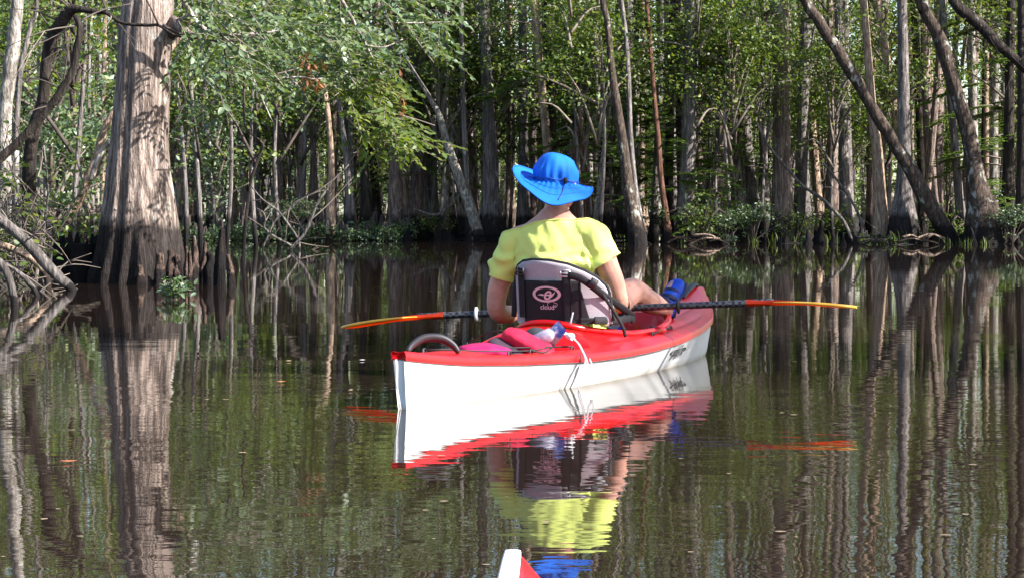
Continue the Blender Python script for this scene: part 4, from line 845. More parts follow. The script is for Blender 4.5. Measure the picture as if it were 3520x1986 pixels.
def backo(u): y = .172 - (.172 + .246) * u; return (y, .245, ztop(y))
back = seat_sheet('backrest', M['mesh_grey'], backo, 0, 40, 18, .05)
g = MB(); pts = []
for i in range(61): y, z0, z1 = backo(i / 60); pts.append((seatA(y, z1) + .015, y, z1 + .003))
pts += [(seatA(-.248, z) + .015, -.250, z) for z in (.285, .26)]; g.tube(pts, .0085, 8); g.build('piping', M['black'], back)
def blk(u):
    y = .122 - (.122 + .135) * u; return (y + (.0 if u < .5 else -.0), .245, .432 + .008 * abs(u - .5))
panel = seat_sheet('back_panel', M['black'], lambda u: ((.124 - .262 * u), .25, .430), .010, 20, 12)
# the panel widens to the starboard foot, and side strips run up to the buckles
seat_sheet('strap', M['black'], lambda u: (.150 - .032 * u, .27, .488 - .012 * u), .016, 4, 14); seat_sheet('strap', M['black'], lambda u: (-.064 - .036 * u, .25, .472 - .012 * u), .016, 4, 14)
seat_sheet('strap', M['black'], lambda u: (-.135 - .034 * u * 1.0, .25, .405 - .14 * u), .012, 6, 10); seat_sheet('strap', M['black'], lambda u: (-.13 - .095 * u, .246, .272), .014, 10, 3)
def on_seat(v, yc, zc, off): y = yc - v[0]; z = zc + v[1]; return (seatA(y, z) - off, y, z)
def seatflat(name, vs, fs, yc, zc, off, mat, parent): g = MB(); g.add([on_seat(v, yc, zc, off) for v in vs], fs); return g.build(name, mat, parent, smooth=False)
ring = []; rf = []
for i in range(48):
    th = 2 * math.pi * i / 48
    ring += [(.0665 * math.cos(th), .0345 * math.sin(th)), (.0525 * math.cos(th), .0255 * math.sin(th))]
rf = [(2 * i, 2 * ((i + 1) % 48), 2 * ((i + 1) % 48) + 1, 2 * i + 1) for i in range(48)]
LY, LZ = .010, .372
seatflat('logo', ring, rf, LY, LZ, .0125, M['print'], panel)
tv, tf = text_geo('e', .080, .34, .0008); seatflat('logo', [(x * 1.0, y * 1.0 - .001) for x, y, z in tv], tf, LY, LZ + .002, .0128, M['print'], panel)
seatflat('logo', [(-.044, -.006), (-.030, .001), (-.014, .001), (-.010, -.006), (-.020, -.007), (-.032, -.004)], [(0, 1, 5), (1, 2, 4, 5), (2, 3, 4)], LY, LZ, .0131, M['print'], panel)
seatflat('logo', [(.010, -.010), (.022, -.004), (.032, .004), (.042, .012), (.036, -.001), (.026, -.012), (.014, -.018)], [(0, 1, 5, 6), (1, 2, 4, 5), (2, 3, 4)], LY, LZ, .0131, M['print'], panel)
tv, tf = text_geo('cloud', .030, 0, .0004); seatflat('lettering', [(x, y) for x, y, z in tv], tf, .008, .316, .0125, M['print'], panel)
tv, tf = text_geo('10', .014, 0, .0003); seatflat('lettering', [(x, y) for x, y, z in tv], tf, -.026, .320, .0125, M['print'], panel)
g = MB(); cl = [(-.008, .008), (-.010, .018), (-.002, .023), (.006, .030), (.018, .028), (.022, .021), (.031, .020), (.034, .012), (.030, .006)]
P = crv(cl, 40); g.tube([on_seat((p[0], p[1]), -.004, .314, .0125) for p in P], .0011, 5); g.build('emblem', M['print'], panel)
def buckle(y, z, mat):
    g = MB()
    for dz in (-.013, 0, .013): g.tube([on_seat((-.019, dz), y, z, .026), on_seat((.019, dz), y, z, .026)], .0042, 6)
    for dx in (-.019, .019): g.tube([on_seat((dx, -.015), y, z, .026), on_seat((dx, .015), y, z, .026)], .004, 6)
    g.build('buckle', M[mat], kay)
buckle(-.082, .462, 'metal'); buckle(.135, .468, 'rubber')
def strap(pts, w, name='strap', mat='black', thick=.22, up=(1, 0, 0), root=None, n=20):
    g = MB(); g.tube(crv(pts, n), w, 8, flat=thick, up=up); return g.build(name, M[mat], root or kay)
strap([(1.36, -.095, .455), (1.372, -.145, .442), (1.398, -.195, .405), (1.45, -.232, .362), (1.58, -.258, .31), (1.72, -.262, .262)], .016, up=(0, -.3, 1), thick=.3)
strap([(1.383, -.186, .428), (1.395, -.212, .412)], .021, 'buckle', 'rubber', .5, (0, -.3, 1), n=3)
strap([(1.43, -.225, .375), (1.47, -.262, .30), (1.50, -.29, .235), (1.52, -.297, .19)], .0075, up=(0, -.3, 1), thick=.5)
strap([(1.40, -.20, .262), (1.55, -.258, .258), (1.70, -.262, .262)], .017, up=(0, 0, 1), thick=.3)
strap([(1.42, .165, .46), (1.43, .18, .38), (1.44, .19, .27)], .013, up=(0, 1, 0), thick=.35)
strap([(1.335, -.128, .30), (1.325, -.125, .27), (1.32, -.122, .25)], .006, 'toggle', 'metal', .7, n=6)
g = MB(); g.ell((1.70, -.262, .255), (.025, .012, .02), 12, 8); g.build('strap_anchor', M['black'], kay)
# stern and bow carry handles, bungees, small fittings
def handle(pts, r, name='carry_handle', flat=.75):
    g = MB(); C = crv(pts, 22); k = len(C); g.tube(C, [r * (.45 + .55 * math.sin(math.pi * i / (k - 1)) ** .6) for i in range(k)], 10, flat=flat); g.build(name, M['rubber'], kay)
zd = lambda a, y, d=.004: (a, y, deck_z(a, y) + d)
handle([zd(.15, .068), (.175, .06, .222), (.21, .03, .246), (.25, -.02, .246), (.275, -.058, .222), zd(.28, -.085)], .018)
handle([zd(3.08, -.03, .004), zd(3.14, -.02, .014), zd(3.25, -.012, .026), zd(3.34, -.004, .022), zd(3.39, 0, .004)], .017)
def cord(pts, r=.0038): g = MB(); g.tube(crv(pts, 24), r, 6); g.build('bungee_cord', M['cord'], kay)
cord([zd(.50, .165, .01), (.7, .08, .178), (.9, -.05, .172), zd(1.06, -.235, .015)])
cord([zd(1.08, .245, .014), (1.05, .12, .225), (1.02, -.03, .215), zd(.98, -.20, .02)])
cord([zd(.36, .10, .01), (.42, .0, .19), (.55, -.10, .180), zd(.72, -.195, .010), zd(.86, -.225, .02), zd(.78, -.225, .006), zd(.72, -.195, .010)], .003)
cord([zd(1.93, -.275, .006), zd(2.1, -.262, .010), zd(2.27, -.243, .006)], .0045)
def eye(a, y):
    g = MB(); q = Vector(zd(a, y, 0)); g.tube(crv([q + Vector((-.015, 0, -.002)), q + Vector((-.009, 0, .012)), q + Vector((.009, 0, .012)), q + Vector((.015, 0, -.002))], 10), .004, 6); g.build('pad_eye', M['rubber'], kay)
for a, y in ((.50, .165), (1.06, -.235), (1.08, .245), (.98, -.21), (.36, .10), (.72, -.195), (.55, -.175), (1.93, -.275), (2.27, -.243)): eye(a, y)
g = MB(); g.ell((2.03, -.238, deck_z(2.03, -.26) + .018), (.035, .016, .017), 14, 8); g.build('thigh_pad', M['rubber'], kay)
g = MB(); g.tube([zd(2.02, -.25, .004), zd(2.08, -.262, .012), zd(2.14, -.262, .004)], [.02, .024, .008], 8); g.build('deck_bracket', M['deck'], kay)
# the maker's script on the hull side
def hull_side(a, z):
    s = sz(a); b = bw(a); lo = .83 * b; t = (z - .035) / (s - .035); y = lo + (b - lo) * t; 
    hit = HB.ray_cast(Vector((a, -1, z)), Vector((0, 1, 0)))[0]
    return Vector((a, (hit.y if hit else -y) - .0025, z))
tv, tf = text_geo('eddyline', .085, .32, .0015); xs = [v[0] for v in tv]; sc = .215 / (max(xs) - min(xs))
g = MB(); g.add([tuple(hull_side(2.28 + x * sc, .083 + y * .80)) for x, y, z in tv], tf)
for sx, dx in ((-1, -.115), (1, .115)):
    q = [(dx, .016), (dx + sx * .05, .004), (dx, -.012), (dx + sx * .015, .002)]; g.add([tuple(hull_side(2.28 + x, .078 + y)) for x, y in q], [(0, 1, 3), (1, 2, 3)])
for k in range(7):
    x = -.1 + k * .033; q = [(x, -.014), (x + .012, -.014), (x + .004, -.036 + .012 * (k % 2)), (x - .004, -.030)]; g.add([tuple(hull_side(2.28 + a, .078 + b)) for a, b in q], [(0, 1, 2, 3)])
g.build('lettering', M['ink'], kay, smooth=False)

# ---------------------------------------------------------------- the photographer's own kayak: only its bow tip is in view
k2 = empty('kayak', (.012, 2.45 - 3.49 * 1.18, 0), R(90)); k2.scale = (1.2, 1.22, .885); tag(k2, 'red bow tip with a white grab loop at the bottom edge', 'kayak')
link('hull', HULL, k2); link('deck', DECK, k2)
g = MB(); g.tube(crv([(3.08, .022, .312), (3.24, .016, .342), (3.36, .010, .364), (3.395, .009, .362), (3.41, .008, .336)], 16), [.0125 - .0078 * i / 16 for i in range(14)] + [.0052, .004, .002], 10, flat=.22, up=(0, 1, 0)); g.build('grab_loop', M['strapw'], k2)

# ---------------------------------------------------------------- things lying on the rear deck
def pouch():
    r = empty('red_pouch', k2w((1.0, -.045, .085)), KROT); tag(r, 'crumpled pink red pouch with a black mesh underside on the rear deck', 'pouch')
    rot = Matrix.Rotation(R(24), 3, 'X') @ Matrix.Rotation(R(-14), 3, 'Y')
    def bagfn(hx, hy, hz, ns):
        def f(u, v):
            th = 2 * math.pi * u; ph = math.pi * (v - .5); c = abs(math.cos(ph)) ** .5 * (1 if math.cos(ph) >= 0 else -1); 
            sx = math.copysign(abs(math.cos(th)) ** .55, math.cos(th)); sy = math.copysign(abs(math.sin(th)) ** .55, math.sin(th))
            p = Vector((hx * c * sx, hy * c * sy, hz * math.copysign(abs(math.sin(ph)) ** .8, math.sin(ph))))
            p *= 1 + .12 * noise.noise(p * ns); return rot @ p
        return f
    g = MB(); g.grid(bagfn(.055, .118, .030, 22), 40, 18); g.v = [(x, y - .02, z + .098) for x, y, z in g.v]; g.build('cover', simple('pink_red_nylon', (.46, .012, .045), .6, .3, .15, 25, .004), r)
    g = MB(); g.grid(bagfn(.05, .112, .028, 16), 36, 16); g.v = [(x - .045, y + .030, z + .060) for x, y, z in g.v]; g.build('mesh_base', simple('dark_mesh', (.045, .03, .045), .8, .2, .3, 120), r)
pouch()
def cloth_lump(name, label, cat, a, y, z, hx, hy, hz, mat, ns=14, amp=.25, rz=0):
    g = MB()
    def f(u, v):
        th = 2 * math.pi * u; ph = math.pi * (v - .5); p = Vector((hx * math.cos(ph) * math.cos(th), hy * math.cos(ph) * math.sin(th), hz * math.sin(ph))); return p * (1 + amp * noise.noise(p * ns))
    g.grid(f, 40, 20); o = g.build(name, mat); o.location = k2w((a, y, z)); o.rotation_euler = (0, 0, KROT + rz); return tag(o, label, cat)
cloth_lump('folded_cloth', 'crumpled magenta cloth lying behind the pouch in the rear deck well', 'cloth', .74, .02, .165, .13, .10, .035, simple('magenta_cloth', (.34, .012, .09), .75, .2, .2, 30, .004), 13, .3)
cloth_lump('round_bag', 'dark rounded bag tucked under the rear cockpit rim', 'bag', 1.12, -.05, .20, .05, .06, .045, simple('dark_grey_bag', (.035, .04, .05), .6, .3, .2, 20, .003), 12, .12)
def packet():
    m, nt, N, L, P = nmat('blue_white_wrapper'); tc = N.new('ShaderNodeTexCoord'); t = ntex(N, L, tc.outputs['Object'], 14, 4, .6)
    L.new(ramp(N, L, t.outputs['Fac'], [(.36, (.02, .10, .50)), (.48, (.06, .24, .70)), (.55, (.62, .68, .80)), (.68, (.75, .75, .80))]), P.inputs['Base Color']); P.inputs['Roughness'].default_value = .3
    g = MB(); g.grid(lambda u, v: (.016 * math.sin(math.pi * u) * math.sin(math.pi * v) + .004 * noise.noise(Vector((u * 6, v * 6, 1))), .058 * (u - .5) * (1.0 + .05 * math.cos(9 * v)), .135 * (v - .5)), 14, 24)
    g.grid(lambda u, v: (-.016 * math.sin(math.pi * u) * math.sin(math.pi * v) - .001, .058 * (u - .5) * (1.0 + .05 * math.cos(9 * v)), .135 * (v - .5)), 14, 24)
    o = g.build('wrapper_packet', m); o.location = k2w((1.06, -.155, .215)); o.rotation_euler = (Matrix.Rotation(KROT, 3, 'Z') @ Matrix.Rotation(R(46), 3, 'X') @ Matrix.Rotation(R(-20), 3, 'Y')).to_euler(); tag(o, 'blue and white printed packet leaning out of the rear deck well', 'packet')
    g = MB()
    g.tube([(0, 0, -.09), (0, 0, .05), (0, 0, .06), (0, 0, .075), (0, 0, .09)], [.03, .03, .025, .013, .013], 16); b = g.build('water_bottle', simple('clear_ribbed_plastic', (.45, .44, .55), .15, .6, .3, 40)); b.location = k2w((1.05, -.10, .20)); b.rotation_euler = (Matrix.Rotation(KROT, 3, 'Z') @ Matrix.Rotation(R(66), 3, 'X')).to_euler(); tag(b, 'pale plastic bottle between the pouch and the blue packet', 'bottle')
packet()
r = empty('white_strap', k2w((1.04, -.24, .15)), KROT); tag(r, 'white webbing strap knotted on the bungee and hanging down the hull side', 'strap')
def sp(pts, w, nm, th=.14, up=(1, 0, 0)):
    g = MB(); o0 = Vector((1.04, -.24, .15)); g.tube([Vector(p[:3]) - o0 for p in crv(pts, 26)], w, 8, flat=th, up=up); g.build(nm, M['strapw' if w > .012 else 'strap_shade'], r)  # thin loops take a greyer copy of the white: their shade is painted in
sp([(1.10, -.15, .225), (1.07, -.18, .228), (1.05, -.215, .222), (1.04, -.25, .20)], .014, 'band', .3); 
sp([(1.045, -.23, .212), (1.035, -.268, .192), (1.03, -.292, .158), (1.03, -.312, .115), (1.035, -.316, .072), (1.06, -.318, .05), (1.085, -.318, .068), (1.075, -.316, .10), (1.05, -.314, .125)], .008, 'band', .2)
sp([(1.03, -.295, .15), (1.01, -.312, .12), (.985, -.305, .06), (.975, -.296, .015), (.985, -.296, .005), (1.0, -.303, .05), (1.02, -.312, .11)], .004, 'band', .3)
g = MB(); g.ell((0.005, .008, .066), (.018, .02, .014), 12, 8); g.build('knot', M['strapw'], r)
# ---------------------------------------------------------------- the paddler (built in the kayak's frame)
SEAT = Vector((1.56, .03, .10))
per = empty('person', k2w(SEAT), KROT); tag(per, 'person in a lime green T-shirt and blue sun hat paddling the kayak, seen from behind', 'person')
M['skin'] = simple('skin', (.50, .25, .19), .5, .4, .17, 26, 0, 0, .12)
M['hair'] = simple('light_brown_hair', (.26, .14, .07), .55, .4, .4, 60, .002)
def shirtmat():
    m = simple('lime_cotton', (.66, .74, .19), .85, .2, .03, 8); nt = m.node_tree; N = nt.nodes; L = nt.links; P = N['Principled BSDF']; tc = N.new('ShaderNodeTexCoord')
    t = ntex(N, L, tc.outputs['Object'], 9, 3, .5, (1, 1, .6)); b = N.new('ShaderNodeBump'); b.inputs['Distance'].default_value = .012; b.inputs['Strength'].default_value = .6; L.new(t.outputs['Fac'], b.inputs['Height']); L.new(b.outputs[0], P.inputs['Normal'])
    P.inputs['Sheen Weight'].default_value = .15; return m
M['shirt'] = shirtmat(); M['shorts'] = simple('dark_shorts', (.03, .035, .06), .85, .2, .2, 20)
M['hat'] = simple('blue_hat_cloth', (.005, .125, .62), .75, .25, .06, 18); M['shoe'] = simple('blue_shoe_mesh', (.012, .06, .48), .6, .3, .15, 60, .001); M['shoed'] = simple('dark_blue_trim', (.012, .018, .07), .6, .3, .2, 30)
B = MB()
def loft(sec, n=24):                               # sec: (centre, half front-back, half sideways)
    C = crv([(c[0], c[1], c[2], a, b) for c, a, b in sec], 34)
    vs = []; seg = n
    for q in C:
        for k in range(seg): th = 2 * math.pi * k / seg; vs.append((q[0] + q[3] * math.cos(th), q[1] + q[4] * math.sin(th), q[2]))
    fs = [(i * seg + k, i * seg + (k + 1) % seg, (i + 1) * seg + (k + 1) % seg, (i + 1) * seg + k) for i in range(len(C) - 1) for k in range(seg)] + [tuple(range(seg))[::-1], tuple((len(C) - 1) * seg + k for k in range(seg))]
    B.add(vs, fs)
def chain(pts, n=18, seg=14): C = crv(pts, n); B.tube([c[:3] for c in C], [c[3] for c in C], seg); B.ell(C[0][:3], (C[0][3],) * 3, 12, 8); B.ell(C[-1][:3], (C[-1][3],) * 3, 12, 8)
oy = .033
loft([((1.585, oy, .13), .10, .15), ((1.575, oy, .20), .125, .172), ((1.55, oy, .30), .115, .155), ((1.53, oy, .40), .105, .148), ((1.525, oy, .50), .115, .168), ((1.525, oy, .575), .108, .185), ((1.525, oy, .625), .090, .178), ((1.522, oy, .668), .072, .140), ((1.525, oy, .705), .060, .088), ((1.53, oy, .735), .052, .058)])
chain([(1.525, oy, .66, .060), (1.53, oy, .72, .050), (1.54, .030, .80, .050)], 10)
hc = Vector((1.555, .028, .845))
B.ell(hc, (.086, .070, .102), 20, 14); B.ell(hc + Vector((.035, 0, -.062)), (.058, .055, .05), 16, 10)          # skull, jaw
B.ell(hc + Vector((.098, 0, -.028)), (.020, .013, .022), 10, 8); B.ell(hc + Vector((.088, 0, .018)), (.018, .05, .012), 12, 8)   # nose, brow
B.ell(hc + Vector((.086, 0, -.066)), (.012, .024, .007), 10, 6); B.ell(hc + Vector((.084, 0, -.080)), (.012, .022, .007), 10, 6); B.ell(hc + Vector((.078, 0, -.105)), (.018, .02, .014), 10, 6)   # lips, chin
for s in (1, -1):
    B.ell(hc + Vector((.084, s * .032, .0)), (.012, .014, .009), 10, 6)                                            # eyes
    B.ell(hc + Vector((-.008, s * .080, -.022)), (.020, .009, .032), 12, 8)                                        # ears
# arms
chain([(1.525, oy + .13, .615, .058), (1.525, .225, .585, .060), (1.522, .27, .47, .052), (1.522, .305, .37, .046), (1.53, .312, .295, .042), (1.60, .312, .272, .043), (1.70, .305, .268, .036), (1.795, .30, .272, .026)], 26)
chain([(1.525, oy - .13, .640, .058), (1.53, -.155, .612, .060), (1.555, -.195, .50, .051), (1.58, -.222, .42, .046), (1.605, -.232, .350, .042), (1.67, -.21, .325, .043), (1.77, -.165, .305, .036), (1.865, -.115, .295, .026)], 26)
PA = lambda y: Vector((1.675 + (1.163 - y) / 2.297 * .506, y, .228 + (1.163 - y) / 2.297 * .113))                # the shaft's line
def hand(y, s):
    c = PA(y); w = Vector((1.795, .30, .272)) if s > 0 else Vector((1.865, -.115, .295)); d = (c - w).normalized()
    B.ell((w + c) / 2 + Vector((0, 0, .012)), (.045, .04, .018), 14, 8)
    for k, L in enumerate((.92, 1.0, .95, .78)):
        yy = y + s * (-.032 + .021 * k); q = PA(yy); r = .0235
        arc = [q + Vector((math.cos(t) * r * -1, 0, math.sin(t) * r)) for t in np.linspace(R(30), R(30 + 205 * L), 8)]
        B.tube(arc, [.0085] * 5 + [.008, .0075, .006], 8); B.ell(arc[0], (.0095,) * 3, 8, 6); B.tube([w + Vector((0, s * (-.02 + .013 * k), .01)), arc[0]], [.012, .0095], 8)
    q = PA(y - s * .045); arc = [w + Vector((.01, -s * .015, -.004)), q + Vector((-.026, s * .012, -.006)), q + Vector((-.012, 0, -.024)), q + Vector((.012, -s * .01, -.022))]; B.tube(crv(arc, 8), list(np.linspace(.013, .008, 9)), 8)
hand(.285, 1); hand(-.075, -1)
# legs: right knee up with the heel on the rim, left one lower inside
chain([(1.62, -.055, .195, .088), (1.80, -.09, .27, .080), (1.97, -.115, .335, .066), (2.06, -.124, .362, .062), (2.12, -.126, .355, .058), (2.24, -.128, .318, .058), (2.36, -.131, .293, .050), (2.46, -.134, .273, .038), (2.52, -.135, .258, .036)], 36)
chain([(1.62, .12, .185, .088), (1.80, .14, .225, .078), (2.0, .15, .245, .062), (2.09, .15, .240, .058), (2.22, .15, .19, .055), (2.40, .145, .11, .038), (2.46, .145, .09, .036)], 30)
for (h, t) in (((2.53, -.136, .245), (2.605, -.147, .385)), ((2.47, .145, .075), (2.54, .14, .19))):
    h, t = Vector(h), Vector(t); B.ell(h, (.03, .03, .03), 10, 8); B.tube(crv([h, (h + t) / 2 + Vector((-.012, 0, 0)), t], 6), [.034, .037, .038, .038, .036, .030, .022], 12)
me0 = B.mesh('body', M['skin']); tmp = link('body', me0)
rm = tmp.modifiers.new('r', 'REMESH'); rm.mode = 'VOXEL'; rm.voxel_size = .0052; rm.use_smooth_shade = True
sm_ = tmp.modifiers.new('s', 'SMOOTH'); sm_.iterations = 6; sm_.factor = .5
bpy.context.view_layer.update(); dg = bpy.context.evaluated_depsgraph_get(); body = bpy.data.meshes.new_from_object(tmp.evaluated_get(dg)); bpy.data.objects.remove(tmp)
body.name = 'body'; body.materials.clear(); body.materials.append(M['skin'])
NB = []
def garment(name, mat, planes, keep, push):
    bm = bmesh.new(); bm.from_mesh(body); bm.normal_update()
    for co, no in planes: bmesh.ops.bisect_plane(bm, geom=bm.verts[:] + bm.edges[:] + bm.faces[:], plane_co=co, plane_no=no, dist=1e-6)
    dead = [f for f in bm.faces if not keep(f.calc_center_median())]; bmesh.ops.delete(bm, geom=dead, context='FACES'); bm.normal_update()
    nv = [(v, v.co + v.normal * push(v.co, v.normal) ) for v in bm.verts]
    for v, c in nv: v.co = c
    for _ in range(4): bmesh.ops.smooth_vert(bm, verts=[v for v in bm.verts if not v.is_boundary], factor=.5, use_axis_x=True, use_axis_y=True, use_axis_z=True)
    for v in bm.verts: v.co -= SEAT
    if name == 'shirt':                             # neckband along the cut edge
        lo = [v.co.copy() for v in bm.verts if v.is_boundary and abs((v.co + SEAT - n1).dot(NP)) < .016 and v.co.z + SEAT.z > .55]
        c0 = sum(lo, Vector()) / len(lo); lo.sort(key=lambda p: math.atan2(p.y - c0.y, p.x - c0.x)); lo = lo[::max(1, len(lo) // 70)]; lo.append(lo[0]); NB.append(lo)
    me = bpy.data.meshes.new(name); bm.to_mesh(me); bm.free(); me.materials.clear(); me.materials.append(mat)
    me.polygons.foreach_set('use_smooth', [True] * len(me.polygons)); o = link(name, me, per); so_ = o.modifiers.new('t', 'SOLIDIFY'); so_.thickness = .003; so_.offset = -1; return o
# neckline plane through three points: left back, right back, front
n1, n2, n3 = Vector((1.46, .155, .662)), Vector((1.46, -.075, .700)), Vector((1.63, .04, .60)); NP = (n2 - n1).cross(n3 - n1).normalized(); NP = NP if NP.z > 0 else -NP
lp = (Vector((1.52, .285, .437)), Vector((.05, .30, -1)).normalized()); rp = (Vector((1.57, -.200, .515)), Vector((.1, -.62, -.8)).normalized())
def keep(c):
    if (c - n1).dot(NP) > 0 or c.z < .205 or c.x > 1.74: return False
    if c.y - oy > .178 and c.x > 1.40 and (c - lp[0]).dot(lp[1]) > 0: return False
    if c.y - oy < -.178 and (c - rp[0]).dot(rp[1]) > 0: return False
    return True
def push(p, n):
    d = .007 + .005 * noise.noise(p * 7) + .006 * noise.noise(Vector((p.y * 26 - p.z * 18, p.y * 5 + p.z * 7, p.x * 6))) 
    d += .012 * math.exp(-((p.z - .50) / .035) ** 2) * (1 if n.x < 0 else .3) + .006 * math.sin(p.z * 95 + 6 * noise.noise(p * 8)) * math.exp(-((p.z - .50) / .06) ** 2)
    if p.y > oy + .17: d += .002 + .005 * math.sin(p.z * 70 + p.x * 40) * sstep(.60, .46, p.z)
    if p.y < oy - .15: d += .013 * sstep(.62, .50, p.z) + .003 * math.sin(p.y * 60 + p.z * 30)
    d += .010 * abs(noise.noise(Vector((p.x * 5, p.y * 9 + p.z * 6, p.z * 3)))) * sstep(.66, .5, p.z)
    return d
sh_ = garment('shirt', M['shirt'], [(n1, NP), (Vector((0, 0, .205)), Vector((0, 0, 1))), lp, rp], keep, push)
g = MB(); g.tube(NB[0], .0045, 6, cap=False); g.build('neckband', M['shirt'], sh_)
garment('shorts', M['shorts'], [(Vector((0, 0, .225)), Vector((0, 0, 1))), (Vector((1.88, 0, 0)), Vector((1, 0, 0)))], lambda c: c.x < 1.88 and abs(c.y - .03) < .26 and (c.z < .225 if c.x < 1.70 else c.z < .42) and not (c.x > 1.70 and c.z > .34 and False), lambda p, n: .010)
for v in body.vertices: v.co -= SEAT
link('body', body, per)
def shoe(h, t, lbl=None):
    h, t = Vector(h), Vector(t); g = MB(); d = (t - h).normalized(); C = crv([h - d * .022, h + d * .03, (h + t) / 2, t - d * .02, t + d * .022], 16)
    g.tube([c - SEAT for c in map(Vector, C)], list(np.interp(np.linspace(0, 1, 17), [0, .08, .3, .6, .85, .95, 1], [.022, .040, .050, .056, .055, .045, .018])), 18, flat=.95, up=(0, 1, 0)); o = g.build('shoe', M['shoe'], per)
    g = MB(); up = Vector((-d.z, 0, d.x)); g.tube([c - SEAT - up * -.006 + Vector((.034, 0, -.012)) for c in map(Vector, C)], list(np.interp(np.linspace(0, 1, 17), [0, .1, .6, .9, 1], [.02, .034, .044, .038, .012])), 14, flat=1.0); g.build('sole', M['shoed'], o)
    g = MB(); m = (h + t) / 2; g.tube([c - SEAT for c in (h + d * .035 + Vector((-.046, .03, 0)), h + d * .055 + Vector((-.052, 0, 0)), h + d * .035 + Vector((-.046, -.03, 0)))], .010, 8); g.build('shoe_strap', M['shoed'], o)
    return o
def shoe_up(h, t, out):
    h, t = Vector(h), Vector(t); d = (t - h).normalized(); sv = (Vector((0, 1, 0)) + Vector((out, 0, 0))).normalized(); sv = (sv - d * sv.dot(d)).normalized(); nv = sv.cross(d).normalized(); L = (t - h).length
    if nv.x > 0: nv = -nv                            # nv: towards the instep (back to the paddler)
    sec = [(-.10, .014, .012, .0), (-.06, .028, .030, .0), (.08, .036, .046, .010), (.28, .038, .050, .018), (.48, .043, .044, .012), (.70, .049, .036, .004), (.88, .046, .029, .0), (1.0, .036, .021, -.002), (1.07, .012, .008, -.003)]
    def build(nm, mat, par, f, off):
        g = MB(); C = crv(sec, 20)
        def fn(u, v): c = C[min(int(round(u * 20)), 20)]; th = 2 * math.pi * v; return tuple(h + d * (c[0] * L) + sv * (math.cos(th) * c[1] * f[0]) + nv * (math.sin(th) * c[2] * f[1] + c[3] + off) - SEAT)
        g.grid(fn, 20, 22); return g.build(nm, mat, par)
    o = build('shoe', M['shoe'], per, (1, 1), 0); build('sole', M['shoed'], o, (1.04, .45), -.024)
    for k, (a, w) in enumerate(((.36, .012), (.60, .010))):
        g = MB(); c = h + d * (a * L); g.tube([c + sv * (math.cos(q) * .044) + nv * (math.sin(q) * (.052 - .010 * k) + .015 - .008 * k) - SEAT for q in np.linspace(.15, math.pi - .15, 10)], w, 8, flat=.3, up=d); g.build('shoe_strap', M['shoed'], o)
    g = MB(); c = h + d * (.22 * L) + nv * .052; g.ell(c - SEAT, (.030, .034, .026), 14, 10); g.build('collar', M['shoed'], o)
shoe_up((2.53, -.138, .245), (2.61, -.158, .392), .35); shoe((2.47, .145, .068), (2.53, .14, .19))
# hair below the hat
g = MB(); g.ell(hc - SEAT + Vector((-.010, 0, .012)), (.080, .073, .100), 26, 18, rot=Matrix.Rotation(R(-14), 3, 'Y'))
keepf = []; 
for f in g.f:
    c = sum((Vector(g.v[i]) for i in f), Vector()) / len(f) - (hc - SEAT)
    if c.z > -.097 and not (c.x > .045 and c.z < .04): keepf.append(f)
g.f = keepf; g.m = [0] * len(keepf); g.build('hair', M['hair'], per)
